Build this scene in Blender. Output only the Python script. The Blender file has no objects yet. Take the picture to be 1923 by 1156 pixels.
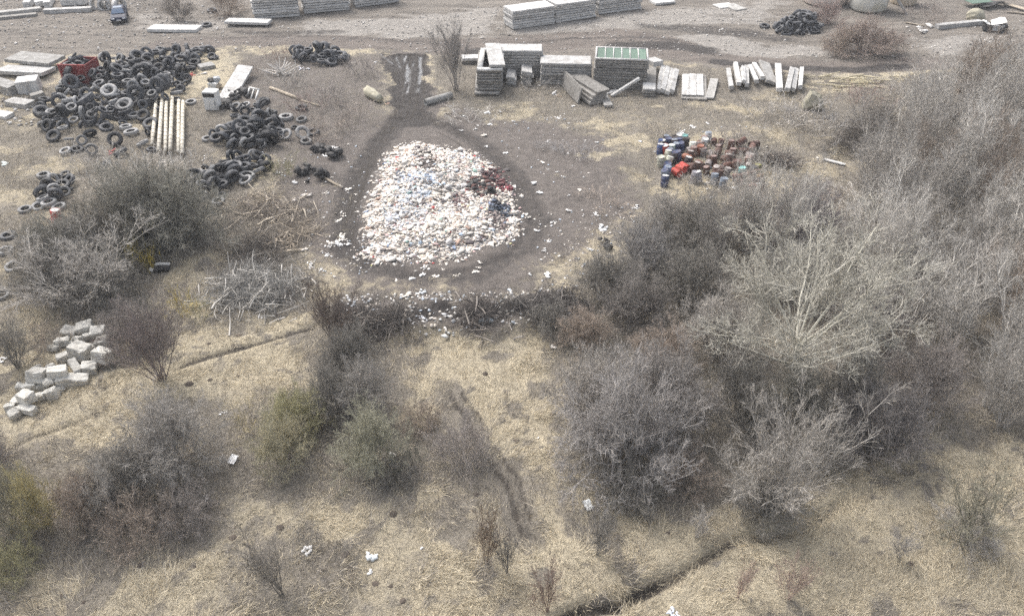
import bpy, math, random
import numpy as np
from mathutils import Vector, Matrix, Euler
rng = np.random.default_rng(11)
random.seed(5)
C = bpy.context.scene.collection
R_ = math.radians
# ------------------------------------------------------------------ camera geometry
PW, PH, F, PITCH, CAMH = 1923, 1156, 1480.0, R_(36.0), 28.0
sp, cp = math.sin(PITCH), math.cos(PITCH)
def at(px, py, z=0.0):
    """point of the place at height z seen at photo pixel (px, py)"""
    u = (px - PW/2)/F; v = (PH/2 - py)/F
    dx, dy, dz = u, cp + v*sp, -sp + v*cp
    t = (z - CAMH)/dz
    return (dx*t, dy*t)
def ppm(py):
    return F*(sp - (PH/2 - py)/F*cp)/CAMH      # pixels per metre at ground row py
# ------------------------------------------------------------------ mesh helpers
def np_mesh(name, V, Fs, attrs=None, smooth=False):
    """V (n,3); Fs list of (m,k) index arrays"""
    me = bpy.data.meshes.new(name)
    V = np.asarray(V, np.float32)
    Fs = [np.asarray(f, np.int32) for f in (Fs if isinstance(Fs, list) else [Fs]) if len(f)]
    me.vertices.add(len(V)); me.vertices.foreach_set('co', V.ravel())
    nl = sum(f.size for f in Fs); npoly = sum(len(f) for f in Fs)
    me.loops.add(nl); me.polygons.add(npoly)
    me.loops.foreach_set('vertex_index', np.concatenate([f.ravel() for f in Fs]))
    tot = np.concatenate([np.full(len(f), f.shape[1], np.int32) for f in Fs])
    st = np.concatenate([[0], np.cumsum(tot)[:-1]]).astype(np.int32)
    me.polygons.foreach_set('loop_start', st)
    if smooth: me.polygons.foreach_set('use_smooth', np.ones(npoly, bool))
    for k, a in (attrs or {}).items():
        a = np.asarray(a, np.float32)
        if a.ndim == 1:
            at_ = me.attributes.new(k, 'FLOAT', 'POINT'); at_.data.foreach_set('value', a)
        else:
            at_ = me.attributes.new(k, 'FLOAT_COLOR', 'POINT'); at_.data.foreach_set('color', a.ravel())
    me.update(calc_edges=True); me.validate()
    return me
def link(name, me, m=None, parent=None, loc=(0,0,0), rot=(0,0,0), color=None):
    o = bpy.data.objects.new(name, me); C.objects.link(o)
    if m is not None and len(me.materials) == 0: me.materials.append(m)
    o.location = loc; o.rotation_euler = rot
    if parent: o.parent = parent
    if color: o.color = (*color, 1)
    return o
def tag(o, label, cat, group=None, kind=None):
    o['label'] = label; o['category'] = cat
    if group: o['group'] = group
    o['kind'] = kind or 'thing'
    return o
def structure(o, label=None, cat=None):
    o['kind'] = 'structure'
    if label: o['label'] = label
    if cat: o['category'] = cat
    return o
def thing(name, label, cat, loc=(0,0,0), rot=(0,0,0), group=None, scale=(1,1,1)):
    o = bpy.data.objects.new(name, None); C.objects.link(o)
    o.location = loc; o.rotation_euler = rot; o.scale = scale; o.empty_display_size = .2
    return tag(o, label, cat, group)
# ------------------------------------------------------------------ materials
def newmat(name):
    m = bpy.data.materials.new(name); m.use_nodes = True
    nt = m.node_tree; b = nt.nodes['Principled BSDF']
    return m, nt, b
def nd(nt, t, **kw):
    n = nt.nodes.new(t)
    for k, v in kw.items():
        if k in n.inputs.keys() if hasattr(n.inputs, 'keys') else False: n.inputs[k].default_value = v
        else: setattr(n, k, v)
    return n
def noise(nt, vec, scale, detail=4, rough=.6, dist=0):
    n = nt.nodes.new('ShaderNodeTexNoise'); n.inputs['Scale'].default_value = scale
    n.inputs['Detail'].default_value = detail; n.inputs['Roughness'].default_value = rough
    n.inputs['Distortion'].default_value = dist
    if vec is not None: nt.links.new(vec, n.inputs['Vector'])
    return n.outputs['Fac']
def ramp(nt, fac, stops):
    r = nt.nodes.new('ShaderNodeValToRGB'); cr = r.color_ramp
    while len(cr.elements) < len(stops): cr.elements.new(.5)
    for e, (p, c) in zip(cr.elements, stops):
        e.position = p; e.color = (*c, 1) if len(c) == 3 else c
    nt.links.new(fac, r.inputs['Fac']); return r.outputs['Color']
def mixc(nt, fac, a, b, mode='MIX'):
    n = nt.nodes.new('ShaderNodeMix'); n.data_type = 'RGBA'; n.blend_type = mode
    for s, v in ((0, fac), (6, a), (7, b)):
        if isinstance(v, (int, float)): n.inputs[s].default_value = v
        elif isinstance(v, tuple): n.inputs[s].default_value = (*v, 1) if len(v) == 3 else v
        else: nt.links.new(v, n.inputs[s])
    return n.outputs[2]
def math_(nt, op, a, b=0.0, clamp=False):
    n = nt.nodes.new('ShaderNodeMath'); n.operation = op; n.use_clamp = clamp
    for i, v in enumerate((a, b)):
        if isinstance(v, (int, float)): n.inputs[i].default_value = v
        else: nt.links.new(v, n.inputs[i])
    return n.outputs[0]
def bump(nt, b, h, strength=.4, dist=.05):
    n = nt.nodes.new('ShaderNodeBump'); n.inputs['Strength'].default_value = strength
    n.inputs['Distance'].default_value = dist
    nt.links.new(h, n.inputs['Height']); nt.links.new(n.outputs['Normal'], b.inputs['Normal'])
def worn(name, c1, c2, scale=3.0, rough=.85, stain=None, metal=0, bs=.4, var=.35):
    """weathered material: two tones by noise, per-object variation, optional stain colour"""
    m, nt, b = newmat(name)
    tc = nt.nodes.new('ShaderNodeTexCoord'); oi = nt.nodes.new('ShaderNodeObjectInfo')
    ad = nt.nodes.new('ShaderNodeVectorMath'); ad.operation = 'ADD'
    cx = nt.nodes.new('ShaderNodeCombineXYZ')
    for i in range(3): nt.links.new(math_(nt, 'MULTIPLY', oi.outputs['Random'], 37.0+11*i), cx.inputs[i])
    nt.links.new(tc.outputs['Object'], ad.inputs[0]); nt.links.new(cx.outputs[0], ad.inputs[1])
    v = ad.outputs[0]
    n1 = noise(nt, v, scale, 6, .65)
    col = ramp(nt, n1, [(.36, c1), (.64, c2)])
    if stain:
        n2 = noise(nt, v, scale*.6, 5, .7, .6)
        col = mixc(nt, math_(nt, 'MULTIPLY', math_(nt, 'SUBTRACT', n2, .52, True), 5.0, True), col, stain)
    vv = math_(nt, 'ADD', math_(nt, 'MULTIPLY', oi.outputs['Random'], var), .975-var/2)
    cc = nt.nodes.new('ShaderNodeCombineColor')
    for i in range(3): nt.links.new(vv, cc.inputs[i])
    col = mixc(nt, 1.0, col, cc.outputs[0], 'MULTIPLY')
    nt.links.new(col, b.inputs['Base Color'])
    b.inputs['Roughness'].default_value = rough; b.inputs['Metallic'].default_value = metal
    b.inputs['Specular IOR Level'].default_value = .3
    bump(nt, b, n1, bs, .03)
    return m
def twigmat(name, spec=.2):
    """bark: the object's own colour, varied along the twig"""
    m, nt, b = newmat(name)
    oi = nt.nodes.new('ShaderNodeObjectInfo'); tc = nt.nodes.new('ShaderNodeTexCoord')
    n1 = noise(nt, tc.outputs['Object'], 1.6, 3)
    at_ = nt.nodes.new('ShaderNodeAttribute'); at_.attribute_name = 'tone'
    f = math_(nt, 'ADD', math_(nt, 'MULTIPLY', n1, .7), math_(nt, 'MULTIPLY', at_.outputs['Fac'], .75))
    cc = nt.nodes.new('ShaderNodeCombineColor')
    for i in range(3): nt.links.new(math_(nt, 'ADD', f, .3), cc.inputs[i])
    col = mixc(nt, 1.0, oi.outputs['Color'], cc.outputs[0], 'MULTIPLY')
    nt.links.new(col, b.inputs['Base Color']); b.inputs['Roughness'].default_value = .9
    b.inputs['Specular IOR Level'].default_value = spec
    return m
def attrmat(name, attr='col', rough=.8, scale=9.0):
    """colour of each piece from the 'col' attribute with a little dirt"""
    m, nt, b = newmat(name)
    at_ = nt.nodes.new('ShaderNodeAttribute'); at_.attribute_name = attr
    tc = nt.nodes.new('ShaderNodeTexCoord'); n1 = noise(nt, tc.outputs['Object'], scale, 4)
    col = mixc(nt, 1.0, at_.outputs['Color'], ramp(nt, n1, [(.3, (.72,.7,.68)), (.6, (1,1,1))]), 'MULTIPLY')
    nt.links.new(col, b.inputs['Base Color']); b.inputs['Roughness'].default_value = rough
    b.inputs['Specular IOR Level'].default_value = .35
    return m
def objcolmat(name, dirt=(.16,.13,.10), rough=.6, scale=5.0, amt=.5, spec=.4):
    """the object's own colour under patchy dirt"""
    m, nt, b = newmat(name)
    oi = nt.nodes.new('ShaderNodeObjectInfo'); tc = nt.nodes.new('ShaderNodeTexCoord')
    ad = nt.nodes.new('ShaderNodeVectorMath'); ad.operation = 'ADD'
    cx = nt.nodes.new('ShaderNodeCombineXYZ')
    for i in range(3): nt.links.new(math_(nt, 'MULTIPLY', oi.outputs['Random'], 29.0+7*i), cx.inputs[i])
    nt.links.new(tc.outputs['Object'], ad.inputs[0]); nt.links.new(cx.outputs[0], ad.inputs[1])
    n1 = noise(nt, ad.outputs[0], scale, 5, .65)
    f = math_(nt, 'MULTIPLY', math_(nt, 'MULTIPLY', math_(nt, 'SUBTRACT', n1, .45, True), 4.0, True), amt)
    col = mixc(nt, f, oi.outputs['Color'], dirt)
    nt.links.new(col, b.inputs['Base Color']); b.inputs['Roughness'].default_value = rough
    b.inputs['Specular IOR Level'].default_value = spec
    bump(nt, b, n1, .25, .02)
    return m
M = {}
M['concrete'] = worn('weathered_concrete', (.28,.27,.25), (.44,.43,.41), 2.2, .9, (.2,.188,.17))
M['pale_concrete'] = worn('pale_concrete', (.40,.392,.375), (.60,.592,.575), 1.8, .88, (.29,.275,.25))
M['grey_concrete'] = worn('grey_concrete', (.19,.18,.165), (.31,.297,.275), 2.4, .92, (.13,.12,.106))
M['block'] = worn('block_concrete', (.40,.385,.35), (.58,.565,.52), 3.0, .93, (.27,.25,.21), bs=.7)
M['rubber'] = worn('dusty_rubber', (.034,.036,.040), (.078,.080,.085), 5.0, .62, (.17,.165,.16), var=1.0)
M['rubber_grey'] = worn('bleached_rubber', (.17,.17,.168), (.30,.296,.29), 5.0, .75, (.36,.35,.34), var=.7)
M['wood'] = worn('grey_wood', (.30,.25,.19), (.46,.40,.32), 4.0, .9)
M['green'] = worn('green_panel', (.09,.15,.115), (.15,.21,.165), 4.0, .7)
M['redsteel'] = worn('red_steel', (.20,.035,.035), (.30,.055,.05), 2.0, .6, (.16,.07,.05))
M['steel'] = worn('grey_steel', (.30,.31,.32), (.45,.46,.47), 3.0, .5)
M['dark'] = worn('dark_scrap', (.03,.03,.032), (.08,.075,.07), 4.0, .7)
M['whitepaint'] = worn('white_enamel', (.66,.65,.62), (.78,.77,.74), 3.0, .5, (.50,.46,.38))
M['soilmound'] = worn('turned_soil', (.075,.06,.05), (.13,.108,.088), 6.0, .95, bs=.8)
M['rock'] = worn('yellow_grey_rock', (.30,.28,.21), (.46,.43,.34), 2.0, .9, (.22,.21,.18), bs=.8)
M['twig'] = twigmat('bare_twig')
M['drum'] = objcolmat('painted_drum', (.10,.06,.042), .65, 4.0, .75)
M['litter'] = objcolmat('litter', (.42,.39,.34), .6, 6.0, .35)
M['attr'] = attrmat('refuse_scraps')
M['attr_wood'] = attrmat('splintered_wood', rough=.9)
# ------------------------------------------------------------------ noise on numpy
_lat = np.random.default_rng(3).random((64, 64))
def vn(x, y, s):
    x = np.asarray(x)*s; y = np.asarray(y)*s
    xi = np.floor(x).astype(int); yi = np.floor(y).astype(int)
    fx = x-xi; fy = y-yi; fx = fx*fx*(3-2*fx); fy = fy*fy*(3-2*fy)
    g = lambda a, b: _lat[a % 64, b % 64]
    return (g(xi,yi)*(1-fx)+g(xi+1,yi)*fx)*(1-fy)+(g(xi,yi+1)*(1-fx)+g(xi+1,yi+1)*fx)*fy
def fbm(x, y, s, o=4):
    a = 0; w = .5; t = 0
    for i in range(o):
        a = a + w*vn(x+17.3*i, y-9.1*i, s); t += w; s *= 2.03; w *= .5
    return a/t
def sd_poly(pts, X, Y):
    """signed distance (inside positive)"""
    pts = np.asarray(pts); n = len(pts)
    d = np.full(X.shape, 1e9); ins = np.zeros(X.shape, bool)
    for i in range(n):
        a = pts[i]; b = pts[(i+1) % n]; e = b-a
        t = np.clip(((X-a[0])*e[0]+(Y-a[1])*e[1])/max(e@e, 1e-9), 0, 1)
        d = np.minimum(d, (X-a[0]-e[0]*t)**2+(Y-a[1]-e[1]*t)**2)
        c = (a[1] > Y) != (b[1] > Y)
        ins ^= c & (X < (b[0]-a[0])*(Y-a[1])/((b[1]-a[1]) if abs(b[1]-a[1]) > 1e-9 else 1e-9)+a[0])
    d = np.sqrt(d)
    return np.where(ins, d, -d)
def d_line(pts, X, Y):
    pts = np.asarray(pts); d = np.full(X.shape, 1e9)
    for i in range(len(pts)-1):
        a = pts[i]; e = pts[i+1]-a
        t = np.clip(((X-a[0])*e[0]+(Y-a[1])*e[1])/max(e@e, 1e-9), 0, 1)
        d = np.minimum(d, (X-a[0]-e[0]*t)**2+(Y-a[1]-e[1]*t)**2)
    return np.sqrt(d)
def G(*pp): return [at(*p) for p in pp]
def sm(x, a, b):
    t = np.clip((x-a)/(b-a), 0, 1); return t*t*(3-2*t)
# ------------------------------------------------------------------ ground
ST = .2
xs = np.arange(-86, 86.01, ST); ys = np.arange(8, 124.01, ST)
ox = np.array([140, 260, 500, 1000, 2500])
XA = np.concatenate([-ox[::-1], xs, ox]); YA = np.concatenate([-ox[::-1], [-60, -20], ys, ox])
X, Y = np.meshgrid(XA, YA)
wx = X + 1.6*(fbm(X, Y, .35)-.5)*2 + .5*(fbm(X+50, Y, 1.3)-.5)*2
wy = Y + 2.2*(fbm(X+90, Y+30, .35)-.5)*2 + .6*(fbm(X, Y+70, 1.3)-.5)*2
def pm(poly, soft=1.0, warp=True):
    return sm(sd_poly(G(*poly), wx if warp else X, wy if warp else Y), -soft, soft)
def lm(line, w, soft=.4, warp=.25):
    return 1-sm(d_line(G(*line), X*(1-warp)+wx*warp, Y*(1-warp)+wy*warp), w-soft, w+soft)
HEAP = [(766,270),(800,273),(835,279),(870,284),(905,300),(940,332),(955,365),(966,405),(960,437),(935,455),(885,470),(850,486),(805,488),(780,477),(760,490),(700,486),(686,476),(702,455),(692,430),(692,400),(706,365),(720,320),(738,290)]
# yard behind, the pale gravel in it, the road and the bare soil round the heap
yard = pm([(-300,-60),(2200,-60),(2200,112),(1700,125),(1500,128),(1230,125),(1010,112),(840,102),(640,88),(440,72),(420,95),(300,98),(-300,140)], 2.0)
pale = np.maximum.reduce([pm([(560,48),(760,30),(930,15),(935,60),(830,75),(700,70),(560,68)], 2.0), .8*pm([(930,40),(1210,25),(1500,0),(1400,45),(1200,55),(960,66)], 2.0),
    pm([(1330,60),(1440,85),(1560,88),(1540,108),(1400,112),(1340,95),(1260,70)], 1.5), .6*pm([(230,20),(470,35),(420,60),(250,62)], 2.),
    .7*pm([(1700,75),(1900,60),(1923,85),(1760,105)], 2.0), .8*pm([(1330,10),(1450,0),(1440,50),(1330,45)], 2.)])
soil = np.maximum.reduce([pm([(560,255),(740,215),(860,205),(1010,215),(1160,255),(1215,330),(1190,420),(1100,500),(1010,545),(830,575),(640,560),(560,500),(600,420),(560,340)], 3.0)*.85, .6*pm([(440,100),(735,100),(735,240),(640,330),(500,330),(430,230)], 2.0), .7*pm([(640,560),(1060,550),(1080,610),(900,640),(660,635)], 1.2), pm([(742,232),(690,262),(650,320),(620,400),(610,470),(650,520),(760,545),(900,540),(1010,515),(1080,470),(1130,400),(1165,330),(1140,280),(1040,250),(960,235),(860,225),(800,222)], 1.6),
    pm([(735,95),(800,95),(806,160),(830,215),(850,240),(700,240),(738,200)], .8), .8*pm([(540,300),(660,290),(650,480),(560,500),(500,420)], 2.0)])
road = np.maximum.reduce([lm([(300,88),(460,80),(620,78),(760,84),(870,92)], 2.0, 1.2), lm([(860,90),(1020,80),(1160,70),(1260,90)], 3.2, 1.5), lm([(1230,98),(1400,118),(1560,124),(1750,118)], 2.0, 1.0)])
mud = np.maximum.reduce([.55*lm([(430,74),(560,70),(700,74),(840,84)], .7, .8), .6*lm([(980,80),(1100,72),(1210,72),(1300,84)], .8, .9), .6*lm([(1210,48),(1290,58),(1400,66),(1480,74)], 1.4, 1.2), .5*lm([(0,60),(120,66),(260,70),(420,66)], .7, .8), pm([(722,104),(806,100),(803,150),(797,200),(830,232),(715,245),(738,200),(735,150)], .8),
    lm([(752,220),(705,280),(665,340),(645,410),(650,470),(690,505)], 1.3, 1.0)*.72, lm([(700,505),(800,525),(900,515),(980,470),(1010,410)], 1.3, 1.0)*.6, lm([(790,215),(860,245),(930,290),(985,350),(1005,420),(960,480)], 1.2, .8)*.6, .95*lm([(660,600),(780,600),(870,590),(1000,590),(1080,575)], .9, .8), .5*pm([(560,300),(640,290),(660,340),(600,370)], 1.0),
    lm([(1160,88),(1260,88),(1330,96)], 1.6, 1.)*.8, lm([(1240,50),(1330,55),(1420,62)], 1.5, 1.)*.6, lm([(1350,118),(1470,125),(1600,128),(1700,122)], 1.0, .7)*.9,
    lm([(880,98),(930,92)], 1.2, .8)*.8, lm([(440,62),(520,64),(640,62)], .9, .7)*.6, pm([(920,318),(955,330),(985,370),(985,410),(950,400)], .8)*.8,
    lm([(1020,440),(1060,470),(1050,500)], .8, .5)*.4])
rut_streaks = .8*sm(fbm(X*3.2, Y*.25, .9, 3), .3, .5)*np.maximum.reduce([lm([(744,106),(752,128)], .12, .25, .05), lm([(762,106),(768,150),(762,172)], .3, .35, .05), lm([(789,106),(790,140),(783,172)], .2, .25, .05), lm([(714,102),(738,120)], .12, .25, .05), lm([(776,112),(778,150)], .08, .2, .05)])  # mask of pale grey streaks drawn out along the entry track
dull = np.maximum.reduce([pm([(440,100),(735,100),(735,200),(640,330),(560,330),(480,280),(380,300),(350,200),(460,180)], 2.0), pm([(60,235),(360,235),(420,300),(470,350),(560,470),(560,600),(400,600),(420,460),(300,520),(330,600),(240,640),(60,620),(60,480),(170,350)], 1.5),
    pm([(820,190),(1100,195),(1240,230),(1250,340),(1170,400),(1120,330),(1000,260),(860,235)], 1.6)*.7, pm([(1350,185),(1520,180),(1720,140),(2300,40),(2300,830),(1800,770),(1700,850),(1560,920),(1330,960),(1060,930),(1010,640),(600,640),(620,560),(1060,560),(1180,430),(1220,380),(1440,380),(1570,320),(1560,260),(1420,240)], 1.6),
    pm([(600,640),(740,650),(780,820),(960,870),(940,900),(800,920),(560,940),(420,960),(380,1040),(150,1050),(-50,1120),(-50,860),(240,840),(260,760),(460,750),(580,720)], 1.3), lm([(840,740),(900,850),(960,930),(990,1000)], 1.0, .6)*.8, pm([(820,100),(1240,130),(1360,125),(1500,140),(1360,190),(1100,205),(820,200)], 1.2)])
dull = np.maximum(dull, pm([(980,190),(1360,190),(1420,240),(1230,270),(1220,420),(1150,400),(1140,290)], 1.5)*.8); dull = np.maximum(dull, .55*pm([(-300,235),(420,235),(420,300),(60,620),(-300,700)], 2)); dull = np.maximum(dull, .5*sm(fbm(X+70, Y+20, .16, 4), .48, .6)); dull = np.maximum(dull, sm(fbm(X+30, Y+44, .8, 4), .50, .68)*.8*sm(fbm(X+3, Y+4, .2, 2), .3, .55)); dull = np.maximum(dull, .8*sm(fbm(X+1, Y+9, 1.7, 3), .62, .78))
dull = np.clip(dull*(.8+.6*sm(fbm(X+7, Y+3, .5), .3, .6)), 0, 1)
grass_bits = sm(fbm(X+33, Y+12, .28, 5), .54, .64)*pm([(840,210),(1560,190),(1650,330),(1430,400),(1200,400),(1000,300)], 1.5) + pm([(900,205),(960,178),(1020,175),(1000,215),(930,235)], .8)*.7
soil = np.clip(soil - .5*grass_bits*(1-mud), 0, 1); dull = np.clip(dull-.45*grass_bits, 0, 1)
# trench, ruts, path
DITCH = [(1030,1175),(1110,1135),(1180,1110),(1270,1075),(1345,1040),(1450,995),(1530,965),(1640,915),(1760,850),(1900,800)]
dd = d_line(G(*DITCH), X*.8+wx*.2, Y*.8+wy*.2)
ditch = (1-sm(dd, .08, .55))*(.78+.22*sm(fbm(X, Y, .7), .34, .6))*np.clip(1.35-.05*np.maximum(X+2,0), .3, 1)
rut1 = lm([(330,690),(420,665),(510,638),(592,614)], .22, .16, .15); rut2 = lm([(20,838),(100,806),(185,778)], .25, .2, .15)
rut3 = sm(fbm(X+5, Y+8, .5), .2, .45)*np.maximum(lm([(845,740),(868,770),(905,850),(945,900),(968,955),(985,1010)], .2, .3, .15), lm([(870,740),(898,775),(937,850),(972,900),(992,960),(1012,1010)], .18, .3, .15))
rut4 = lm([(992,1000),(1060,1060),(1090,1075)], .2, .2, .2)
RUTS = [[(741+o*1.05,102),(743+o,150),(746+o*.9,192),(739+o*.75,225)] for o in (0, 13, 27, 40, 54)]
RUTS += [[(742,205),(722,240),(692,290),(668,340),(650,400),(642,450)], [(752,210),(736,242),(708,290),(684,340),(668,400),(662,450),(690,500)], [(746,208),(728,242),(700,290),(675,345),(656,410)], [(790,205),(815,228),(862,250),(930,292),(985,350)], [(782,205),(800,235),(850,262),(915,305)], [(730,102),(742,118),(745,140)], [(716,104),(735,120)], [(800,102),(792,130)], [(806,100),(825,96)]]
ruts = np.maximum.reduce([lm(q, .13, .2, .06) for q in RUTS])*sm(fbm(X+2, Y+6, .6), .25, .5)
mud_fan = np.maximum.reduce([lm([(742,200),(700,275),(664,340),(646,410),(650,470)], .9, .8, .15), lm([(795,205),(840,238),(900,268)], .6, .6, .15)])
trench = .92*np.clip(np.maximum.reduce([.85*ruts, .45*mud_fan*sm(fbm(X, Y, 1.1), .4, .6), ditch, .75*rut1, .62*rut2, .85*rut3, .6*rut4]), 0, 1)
amp = np.clip(1-(np.maximum(abs(X)-90, 0)+np.maximum(Y-125, 0))/100, 0, 1)
Z = .55*(fbm(X, Y, .06, 3)-.5) + .28*(fbm(X+11, Y+5, .45, 3)-.5) + .12*(fbm(X, Y, 1.9, 3)-.5)*(1-.5*yard)
Z += -.55*ditch - .16*rut1 - .12*rut2 - .14*rut3 - .1*rut4
for k, off in enumerate((0, 9, 18, 27, 36, 45, 53)):
    Z -= (.14+.05*(k % 2))*lm([(741+off*1.05,104),(743+off,150),(746+off*.92,195),(744+off*.98,222)], .16, .12, .06)
Z -= .12*lm([(752,222),(708,280),(668,340),(650,410),(657,470),(692,505)], .3, .2, .05)
Z -= .12*lm([(738,222),(693,280),(652,340),(633,410),(640,480)], .3, .2, .05)
Z -= .1*lm([(795,222),(862,248),(930,290),(982,350),(1000,420),(962,480),(880,512),(760,522)], .3, .2, .1)
Z += 1.1*np.clip(fbm(X+4, Y+2, .9, 3)-.15, 0, 1)*pm([(600,590),(640,570),(780,575),(900,565),(1040,560),(1180,600),(1150,640),(1040,640),(880,645),(700,645)], 1.0)
Z *= amp
IX0, IY0 = len(ox), len(ox)+2
def samp(A, x, y):
    x = np.asarray(x, float); y = np.asarray(y, float)
    fx = np.clip((x+86)/ST, 0, len(xs)-2); fy = np.clip((y-8)/ST, 0, len(ys)-2)
    i = fx.astype(int); j = fy.astype(int); fx = fx-i; fy = fy-j
    a = A[IY0:IY0+len(ys), IX0:IX0+len(xs)]
    return (a[j,i]*(1-fx)+a[j,i+1]*fx)*(1-fy)+(a[j+1,i]*(1-fx)+a[j+1,i+1]*fx)*fy
def hz(x, y): return float(samp(Z, x, y))
def P3(px, py, z=0.0):
    x, y = at(px, py, z); g = hz(x, y); x, y = at(px, py, z+g)
    return Vector((x, y, hz(x, y)+z))
# ------------------------------------------------------------------ sky, sun, camera
cam = bpy.data.cameras.new('camera'); co = bpy.data.objects.new('camera', cam); C.objects.link(co)
cam.sensor_width = 36; cam.lens = 36*F/PW; cam.clip_end = 6000; cam.clip_start = .5
co.location = (0, 0, CAMH); co.rotation_euler = (math.pi/2-PITCH, 0, 0)
bpy.context.scene.camera = co
SUN_EL, SUN_AZ = R_(52), R_(-40)        # azimuth from +Y (away from the camera), negative to the left
w = bpy.data.worlds.new('World'); bpy.context.scene.world = w; w.use_nodes = True
nt = w.node_tree; bg = nt.nodes['Background']; sky = nt.nodes.new('ShaderNodeTexSky')
sky.sky_type = 'NISHITA'; sky.sun_disc = False; sky.sun_elevation = SUN_EL; sky.sun_rotation = SUN_AZ
sky.air_density = 1.0; sky.dust_density = 5.0; sky.ozone_density = .6
hs = nt.nodes.new('ShaderNodeHueSaturation'); hs.inputs['Saturation'].default_value = .42     # thin bright cloud
nt.links.new(sky.outputs[0], hs.inputs['Color']); nt.links.new(hs.outputs[0], bg.inputs['Color']); bg.inputs['Strength'].default_value = .15
sl = bpy.data.lights.new('sun', 'SUN'); so = bpy.data.objects.new('sun', sl); C.objects.link(so)
sl.energy = .85; sl.angle = R_(30); sl.color = (1, .965, .92)
sd = Vector((math.sin(SUN_AZ)*math.cos(SUN_EL), math.cos(SUN_AZ)*math.cos(SUN_EL), math.sin(SUN_EL)))
so.rotation_euler = sd.to_track_quat('Z', 'Y').to_euler(); so.location = (-30, 60, 60)
sc = bpy.context.scene
sc.view_settings.view_transform = 'Standard'; sc.view_settings.look = 'None'; sc.view_settings.exposure = 1.02; sc.view_settings.gamma = 1
# ------------------------------------------------------------------ polylines to meshes
def norm(v): return v/np.maximum(np.linalg.norm(v, axis=-1, keepdims=True), 1e-9)
def curve(r, p0, d0, L, n, wob, trop):
    N = len(p0); P = np.zeros((N, n, 3)); P[:,0] = p0; d = norm(d0); st = (L/(n-1))[:,None]
    for i in range(1, n):
        d = norm(d + wob*r.normal(size=(N,3)) + np.array([0,0,trop])); P[:,i] = P[:,i-1]+d*st
    return P
def branch(r, P, L, m, t0, t1, ang, lr, n, wob, trop, keep=1.0):
    N, k, _ = P.shape
    t = r.uniform(t0, t1, (N, m)); f = t*(k-1); i = np.clip(f.astype(int), 0, k-2); f = (f-i)[...,None]
    a = np.take_along_axis(P, i[...,None].repeat(3, -1), 1); b = np.take_along_axis(P, (i+1)[...,None].repeat(3, -1), 1)
    p0 = (a*(1-f)+b*f).reshape(-1, 3); tg = norm(b-a).reshape(-1, 3)
    rv = r.normal(size=tg.shape); rv = norm(rv-tg*(rv*tg).sum(1, keepdims=True))
    an = r.uniform(*ang, len(tg))[:,None]
    d = tg*np.cos(an)+rv*np.sin(an)
    Lc = (np.repeat(L, m)*r.uniform(lr[0], lr[1], len(tg))*(1.15-.55*t.ravel()))
    s = r.random(len(tg)) < keep
    return curve(r, p0[s], d[s], Lc[s], n, wob, trop), Lc[s]
def tubes(r, P, rad0, rad1, sides=3):
    """(N,n,3) polylines to tubes (sides>=3) or ribbons (sides=2); returns V, F, tone"""
    N, n, _ = P.shape
    T = np.gradient(P, axis=1); T = norm(T)
    rv = norm(r.normal(size=(N,1,3))); A = norm(np.cross(T, np.broadcast_to(rv, T.shape))); B = np.cross(T, A)
    rad0 = np.broadcast_to(np.asarray(rad0, float), (N,)); rad1 = np.broadcast_to(np.asarray(rad1, float), (N,))
    R = rad0[:,None]+(rad1-rad0)[:,None]*np.linspace(0, 1, n)[None]
    if sides == 2:
        V = np.stack([P-A*R[...,None], P+A*R[...,None]], 2)
    else:
        th = np.arange(sides)*2*math.pi/sides
        V = P[:,:,None]+R[:,:,None,None]*(A[:,:,None]*np.cos(th)[None,None,:,None]+B[:,:,None]*np.sin(th)[None,None,:,None])
    s = sides; idx = np.arange(N*n*s).reshape(N, n, s)
    ks = range(1) if s == 2 else range(s)
    Fs = [np.stack([idx[:,:-1,k], idx[:,:-1,(k+1) % s], idx[:,1:,(k+1) % s], idx[:,1:,k]], -1).reshape(-1, 4) for k in ks]
    return V.reshape(-1, 3), np.concatenate(Fs), np.repeat(r.random(N), n*s)
def joinp(parts):
    V, Fq, T = [], [], []; o = 0
    for v, f, t in parts:
        V.append(v); Fq.append(f+o); T.append(t); o += len(v)
    return np.concatenate(V), np.concatenate(Fq), np.concatenate(T)
def shrub_meshes(seed, name, stems, incl, length, rad, base, levels, trop=.05, wob=.12, fine=.0075):
    """levels: (children, t0, t1, angle range, length ratio, tropism, keep)"""
    r = np.random.default_rng(seed)
    az = r.uniform(0, 2*math.pi, stems); inc = r.uniform(*incl, stems)
    d = np.stack([np.sin(inc)*np.cos(az), np.sin(inc)*np.sin(az), np.cos(inc)], 1)
    p0 = np.stack([base*r.normal(size=stems)*.5+.25*base*np.cos(az), base*r.normal(size=stems)*.5+.25*base*np.sin(az), np.full(stems, -.05)], 1)
    L = r.uniform(*length, stems); P = curve(r, p0, d, L, 6, wob, trop)
    rr = rad*L/length[1]
    thick = [tubes(r, P, rr, rr*.12, 4)]; thin = []
    prev = (P, L)
    for li, (m, t0, t1, ang, lr, tr, keep) in enumerate(levels):
        last = li == len(levels)-1
        Q, LQ = branch(r, prev[0], prev[1], m, t0, t1, ang, lr, 3 if last else 4, .16, tr, keep)
        if li == 0: thick.append(tubes(r, Q, np.clip(rad*.5*LQ/LQ.max(), .008, 1), .005, 3))
        elif last: thin.append(tubes(r, Q, fine, fine*.45, 2))
        else: thin.append(tubes(r, Q, fine*1.5, fine*.7, 3 if li == 1 else 2))
        prev = (Q, LQ)
    a = joinp(thick); b = joinp(thin)
    return (np_mesh(name+'_stems', a[0], a[1], {'tone': a[2]}), np_mesh(name+'_crown', b[0], b[1], {'tone': b[2]}))
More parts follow.
